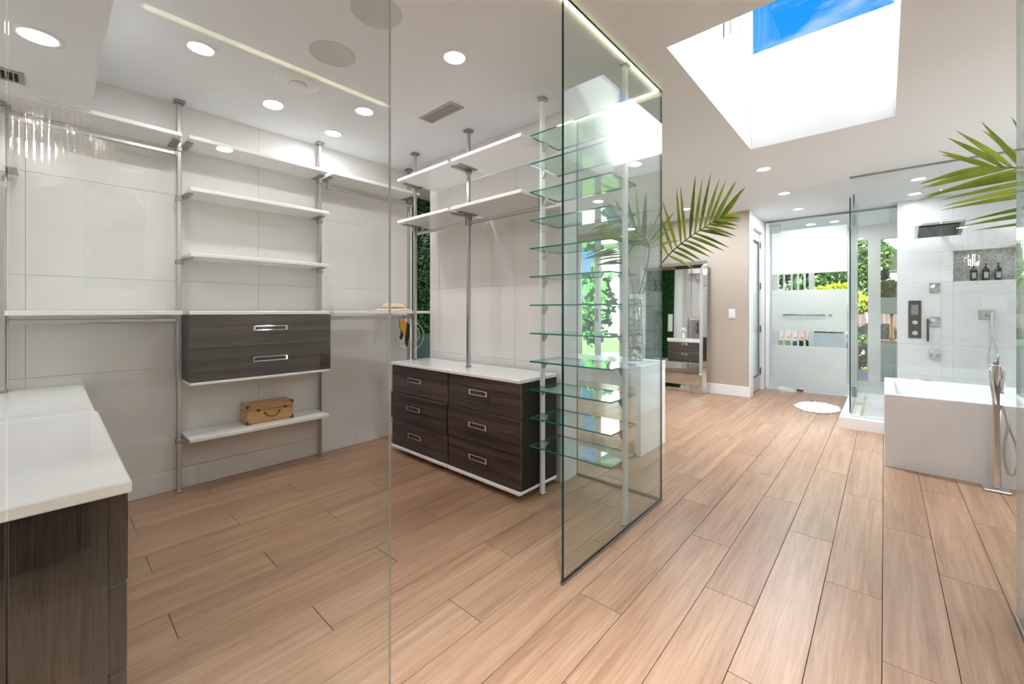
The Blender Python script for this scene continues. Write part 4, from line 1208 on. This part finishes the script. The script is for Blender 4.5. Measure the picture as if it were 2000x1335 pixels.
# crystal chandelier
cx_, cy_ = 1.25, -0.05
t = thing('crystal_chandelier', (cx_, cy_, 1.95), 'tiered crystal rod chandelier reflected in the left glass', 'chandelier')
bm = bmesh.new(); lathe(bm, [(0.06, 2.40), (0.06, 2.385), (0.012, 2.37), (0.012, 2.33), (0.34, 2.330), (0.34, 2.322), (0.004, 2.31)], cx_, cy_, 28); obj('frame', bm, 'chrome', t)
for r, z0, z1 in ((0.38, 2.16, 2.32), (0.30, 2.08, 2.30), (0.22, 2.01, 2.28), (0.13, 1.96, 2.26)):
    bm = bmesh.new(); n = int(r * 2 * PI / 0.026)
    for k in range(n):
        a = 2 * PI * k / n
        x, y = cx_ + r * math.cos(a), cy_ + r * math.sin(a)
        tube(bm, [(x, y, z0 + R.uniform(0, 0.02)), (x, y, z1)], 0.009, 6)
    o = obj('crystal_tier', bm, 'crystal', t); o['kind'] = 'stuff'
    bm = bmesh.new(); ring_pts = [(cx_ + r * math.cos(2 * PI * k / 32), cy_ + r * math.sin(2 * PI * k / 32), z1) for k in range(33)]
    tube(bm, ring_pts, 0.006, 6, cap=False); obj('tier_ring', bm, 'chrome', t)
for k in range(12):
    a = k * PI / 6
    bm = bmesh.new(); bmesh.ops.create_icosphere(bm, subdivisions=2, radius=0.028); bmesh.ops.translate(bm, verts=bm.verts, vec=(cx_ + 0.26 * math.cos(a), cy_ + 0.26 * math.sin(a), 2.22)); obj('bulb', bm, 'bulb', t)
ld = bpy.data.lights.new('chandelier_lamp', 'POINT'); ld.energy = 110; ld.shadow_soft_size = 0.12; ld.color = (1, 0.93, 0.85)
lo = bpy.data.objects.new('chandelier_lamp', ld); COL.objects.link(lo); lo.parent = t; lo.location = (0, 0, 0.25)

# ================================================================== GARDEN
gr = struct('ground', B(-40, 40, -30, 60, -0.30, -0.20), 'lawn', 'lawn around the house')
struct('ground_terrace', B(-6.5, 6.0, 9.35, 11.6, -0.20, -0.03), 'terrace', 'pale stone terrace outside the windows')
struct('ground_terrace', B(3.15, 7.5, -6.0, 9.35, -0.20, -0.03), 'terrace', 'unseen pale terrace added to bounce sun through the right windows')  # added out of view to throw sunlight up onto the ceiling
def bush(name, c, rad, n, lsize, mat, label, cat='shrub', trunk=None, sq=1.0):
    c = Vector(c); rad = Vector(rad)
    base = c.z - rad.z if trunk is None else trunk
    t = thing(name, (c.x, c.y, base), label, cat)
    bm = bmesh.new()
    blobs = [(Vector((R.gauss(0, 0.42), R.gauss(0, 0.42), R.gauss(0, 0.42))), R.uniform(0.35, 0.6)) for _ in range(9)]
    for k in range(n):
        bc, br = R.choice(blobs)
        u = Vector((R.gauss(0, 1), R.gauss(0, 1), R.gauss(0, 1))).normalized()
        q = bc + u * br * R.uniform(0.75, 1.0)
        if q.length > 1.15: q = q.normalized() * R.uniform(0.95, 1.15)
        p = c + Vector((q.x * rad.x, q.y * rad.y, q.z * rad.z))
        d = (u + Vector((R.uniform(-.7, .7), R.uniform(-.7, .7), R.uniform(-.9, .5)))).normalized()
        sd = d.cross(Vector((R.uniform(-1, 1), R.uniform(-1, 1), R.uniform(-1, 1)))).normalized()
        L = lsize * R.uniform(0.7, 1.3); w = L * 0.32 * sq
        bm.faces.new([bm.verts.new(x) for x in (p, p + d * L * 0.5 + sd * w, p + d * L, p + d * L * 0.5 - sd * w)])
    f = obj('foliage', bm, mat, t, recalc=False); f['kind'] = 'stuff'
    bm = bmesh.new(); tube(bm, [(c.x, c.y, base), (c.x + 0.03, c.y, c.z)], [0.05, 0.03], 8); obj('trunk', bm, 'bark', t)
    return t
bush('hedge_shrub', (-0.95, 12.4, 0.25), (0.95, 0.45, 0.42), 5000, 0.10, 'tree_leaf', 'clipped green shrub low behind the frosted door', trunk=-0.2)
bush('hedge_shrub', (0.95, 12.4, 0.25), (0.75, 0.45, 0.42), 3500, 0.10, 'tree_leaf', 'clipped green shrub low behind the shower glass', trunk=-0.2)
bush('lime_bush', (-0.75, 13.6, 1.62), (0.60, 0.5, 0.35), 2600, 0.13, 'lime_leaf', 'bright yellow-green bush seen between the frosted bands', trunk=-0.2)
bush('garden_tree', (-1.7, 21.4, 2.6), (2.0, 0.9, 1.5), 5000, 0.24, 'tree_leaf', 'dark green tree behind the yellow-green bush', 'tree', trunk=-0.2)
bush('garden_tree', (-0.36, 14.9, 2.4), (0.42, 0.42, 0.95), 3500, 0.13, 'tree_leaf', 'slim green tree seen between the window columns', 'tree', trunk=-0.2)
bush('garden_tree', (0.85, 16.1, 2.0), (0.6, 0.5, 0.7), 3500, 0.15, 'tree_leaf', 'green tree below the neighbour balcony', 'tree', trunk=-0.2)
bush('fig_tree', (-5.0, 8.6, 1.4), (0.45, 0.45, 0.75), 420, 0.22, 'fig_leaf', 'broad leafed plant outside the hall window', 'tree', trunk=-0.2, sq=1.5)
bush('garden_tree', (9.5, 1.0, 2.4), (1.5, 1.5, 1.6), 4000, 0.22, 'tree_leaf', 'tree outside the right windows', 'tree', trunk=-0.2)
bush('garden_tree', (10.0, 5.5, 2.2), (1.8, 2.0, 1.8), 4000, 0.25, 'tree_leaf', 'second tree outside the right windows', 'tree', trunk=-0.2)
# sculpture stand with planter
t = thing('planter_stand', (0.065, 10.45, -0.03), 'grey-green planter raised on a golden post above a pedestal', 'planter')
obj('pedestal', B(-0.235, 0.365, 10.15, 10.75, -0.03, 0.66, bev=0.006), 'planter_green', t)
obj('pedestal_rib', B(-0.135, -0.105, 10.135, 10.15, -0.03, 0.58, bev=0.003), 'trim_white', t)
obj('gold_base', B(-0.075, 0.285, 10.27, 10.63, 0.66, 0.71, bev=0.008), 'gold', t)
bm = bmesh.new(); lathe(bm, [(0.04, 0.71), (0.028, 0.78), (0.022, 1.00), (0.03, 1.12), (0.024, 1.2)], 0.105, 10.45, 20); obj('post', bm, 'gold', t)
for k, s in enumerate((-1, 1)):
    bm = bmesh.new(); pts = [(0.105 + s * (0.03 + 0.05 * (1 - math.cos(a)) * 0.8), 10.43, 0.92 + 0.06 * math.sin(a)) for a in [i * 0.35 for i in range(18)]]
    tube(bm, pts, 0.008, 6); obj('scroll', bm, 'gold', t)
obj('planter_box', B(-0.135, 0.345, 10.2, 10.7, 1.20, 1.50, bev=0.008), 'planter_green', t)
bush('potted_shrub', (0.105, 10.45, 1.66), (0.30, 0.26, 0.18), 1500, 0.10, 'lime_leaf', 'fresh green shrub growing in the raised planter', 'shrub', trunk=1.49)
t = thing('low_planter', (-1.0, 10.3, -0.03), 'white rectangular planter outside the frosted door', 'planter')
obj('box', B(-1.12, -0.55, 10.1, 10.5, -0.03, 0.82, bev=0.01), 'trim_white', t)
obj('soil', B(-1.08, -0.59, 10.14, 10.46, 0.80, 0.835), 'bark', t)
bush('potted_shrub', (-0.85, 10.3, 0.95), (0.26, 0.16, 0.10), 700, 0.08, 'lime_leaf', 'small yellow-green plant in the white planter', 'shrub', trunk=0.83)
# low terracotta roof
t = thing('garden_shed', (0.0, 17.5, -0.2), 'low pavilion with a terracotta tiled roof', 'building')
obj('wall', B(-3.0, 3.0, 17.6, 19.5, -0.2, 0.35), 'render_wall', t)
bm = bmesh.new()
vs = [bm.verts.new(v) for v in ((-3.2, 17.3, 0.30), (3.2, 17.3, 0.30), (3.2, 19.0, 1.35), (-3.2, 19.0, 1.35), (-3.2, 17.3, 0.22), (3.2, 17.3, 0.22), (3.2, 19.0, 1.27), (-3.2, 19.0, 1.27))]
for f in ((0, 1, 2, 3), (7, 6, 5, 4), (0, 4, 5, 1), (1, 5, 6, 2), (2, 6, 7, 3), (3, 7, 4, 0)): bm.faces.new([vs[i] for i in f])
rf = obj('roof', bm, 'terracotta', t)
for k in range(32):
    x = -3.1 + k * 0.2
    bm = bmesh.new(); tube(bm, [(x, 17.3, 0.31), (x, 19.0, 1.36)], 0.05, 6); obj('roof_tile', bm, 'terracotta', rf)
# neighbour building with balcony
t = thing('neighbour_building', (0.5, 24.0, -0.2), 'pale neighbour building with a dark railed balcony', 'building')
obj('wall', B(-14, 12, 24.0, 27.0, -0.2, 9.0), 'render_wall', t)
for k, (x0, x1, z0, z1) in enumerate(((-0.2, 1.3, 4.2, 6.4), (-3.5, -2.2, 4.2, 6.2), (-0.2, 1.3, 0.4, 3.0), (-3.6, -2.4, 0.6, 2.8), (-8.0, -6.4, 0.8, 3.0), (-8.0, -6.4, 4.2, 6.3), (3.0, 4.4, 4.2, 6.2))):
    w_ = obj('window', B(x0, x1, 23.96, 24.0, z0, z1), 'trim_white', t)
    obj('window_pane', B(x0 + 0.08, x1 - 0.08, 23.94, 23.962, z0 + 0.08, z1 - 0.08), 'balcony_grey', w_)
bc = obj('balcony_slab', B(-1.2, 2.4, 22.8, 24.0, 3.75, 4.0), 'trim_white', t)
obj('rail', B(-1.2, 2.4, 22.82, 22.87, 4.95, 5.0), 'balcony_grey', bc)
for k in range(24):
    x = -1.2 + k * 0.155
    obj('baluster', B(x, x + 0.03, 22.83, 22.86, 4.0, 4.95), 'balcony_grey', bc)
t = thing('garden_house', (12.5, 2.0, -0.2), 'white house seen through the right windows', 'building')
obj('wall', B(12.5, 15, -6, 10, -0.2, 5.0), 'render_wall', t)
for y in (-3.0, 0.5, 4.0):
    w_ = obj('window', B(12.46, 12.5, y, y + 1.4, 1.0, 2.6), 'trim_white', t)
    obj('window_pane', B(12.44, 12.462, y + 0.08, y + 1.32, 1.08, 2.52), 'balcony_grey', w_)
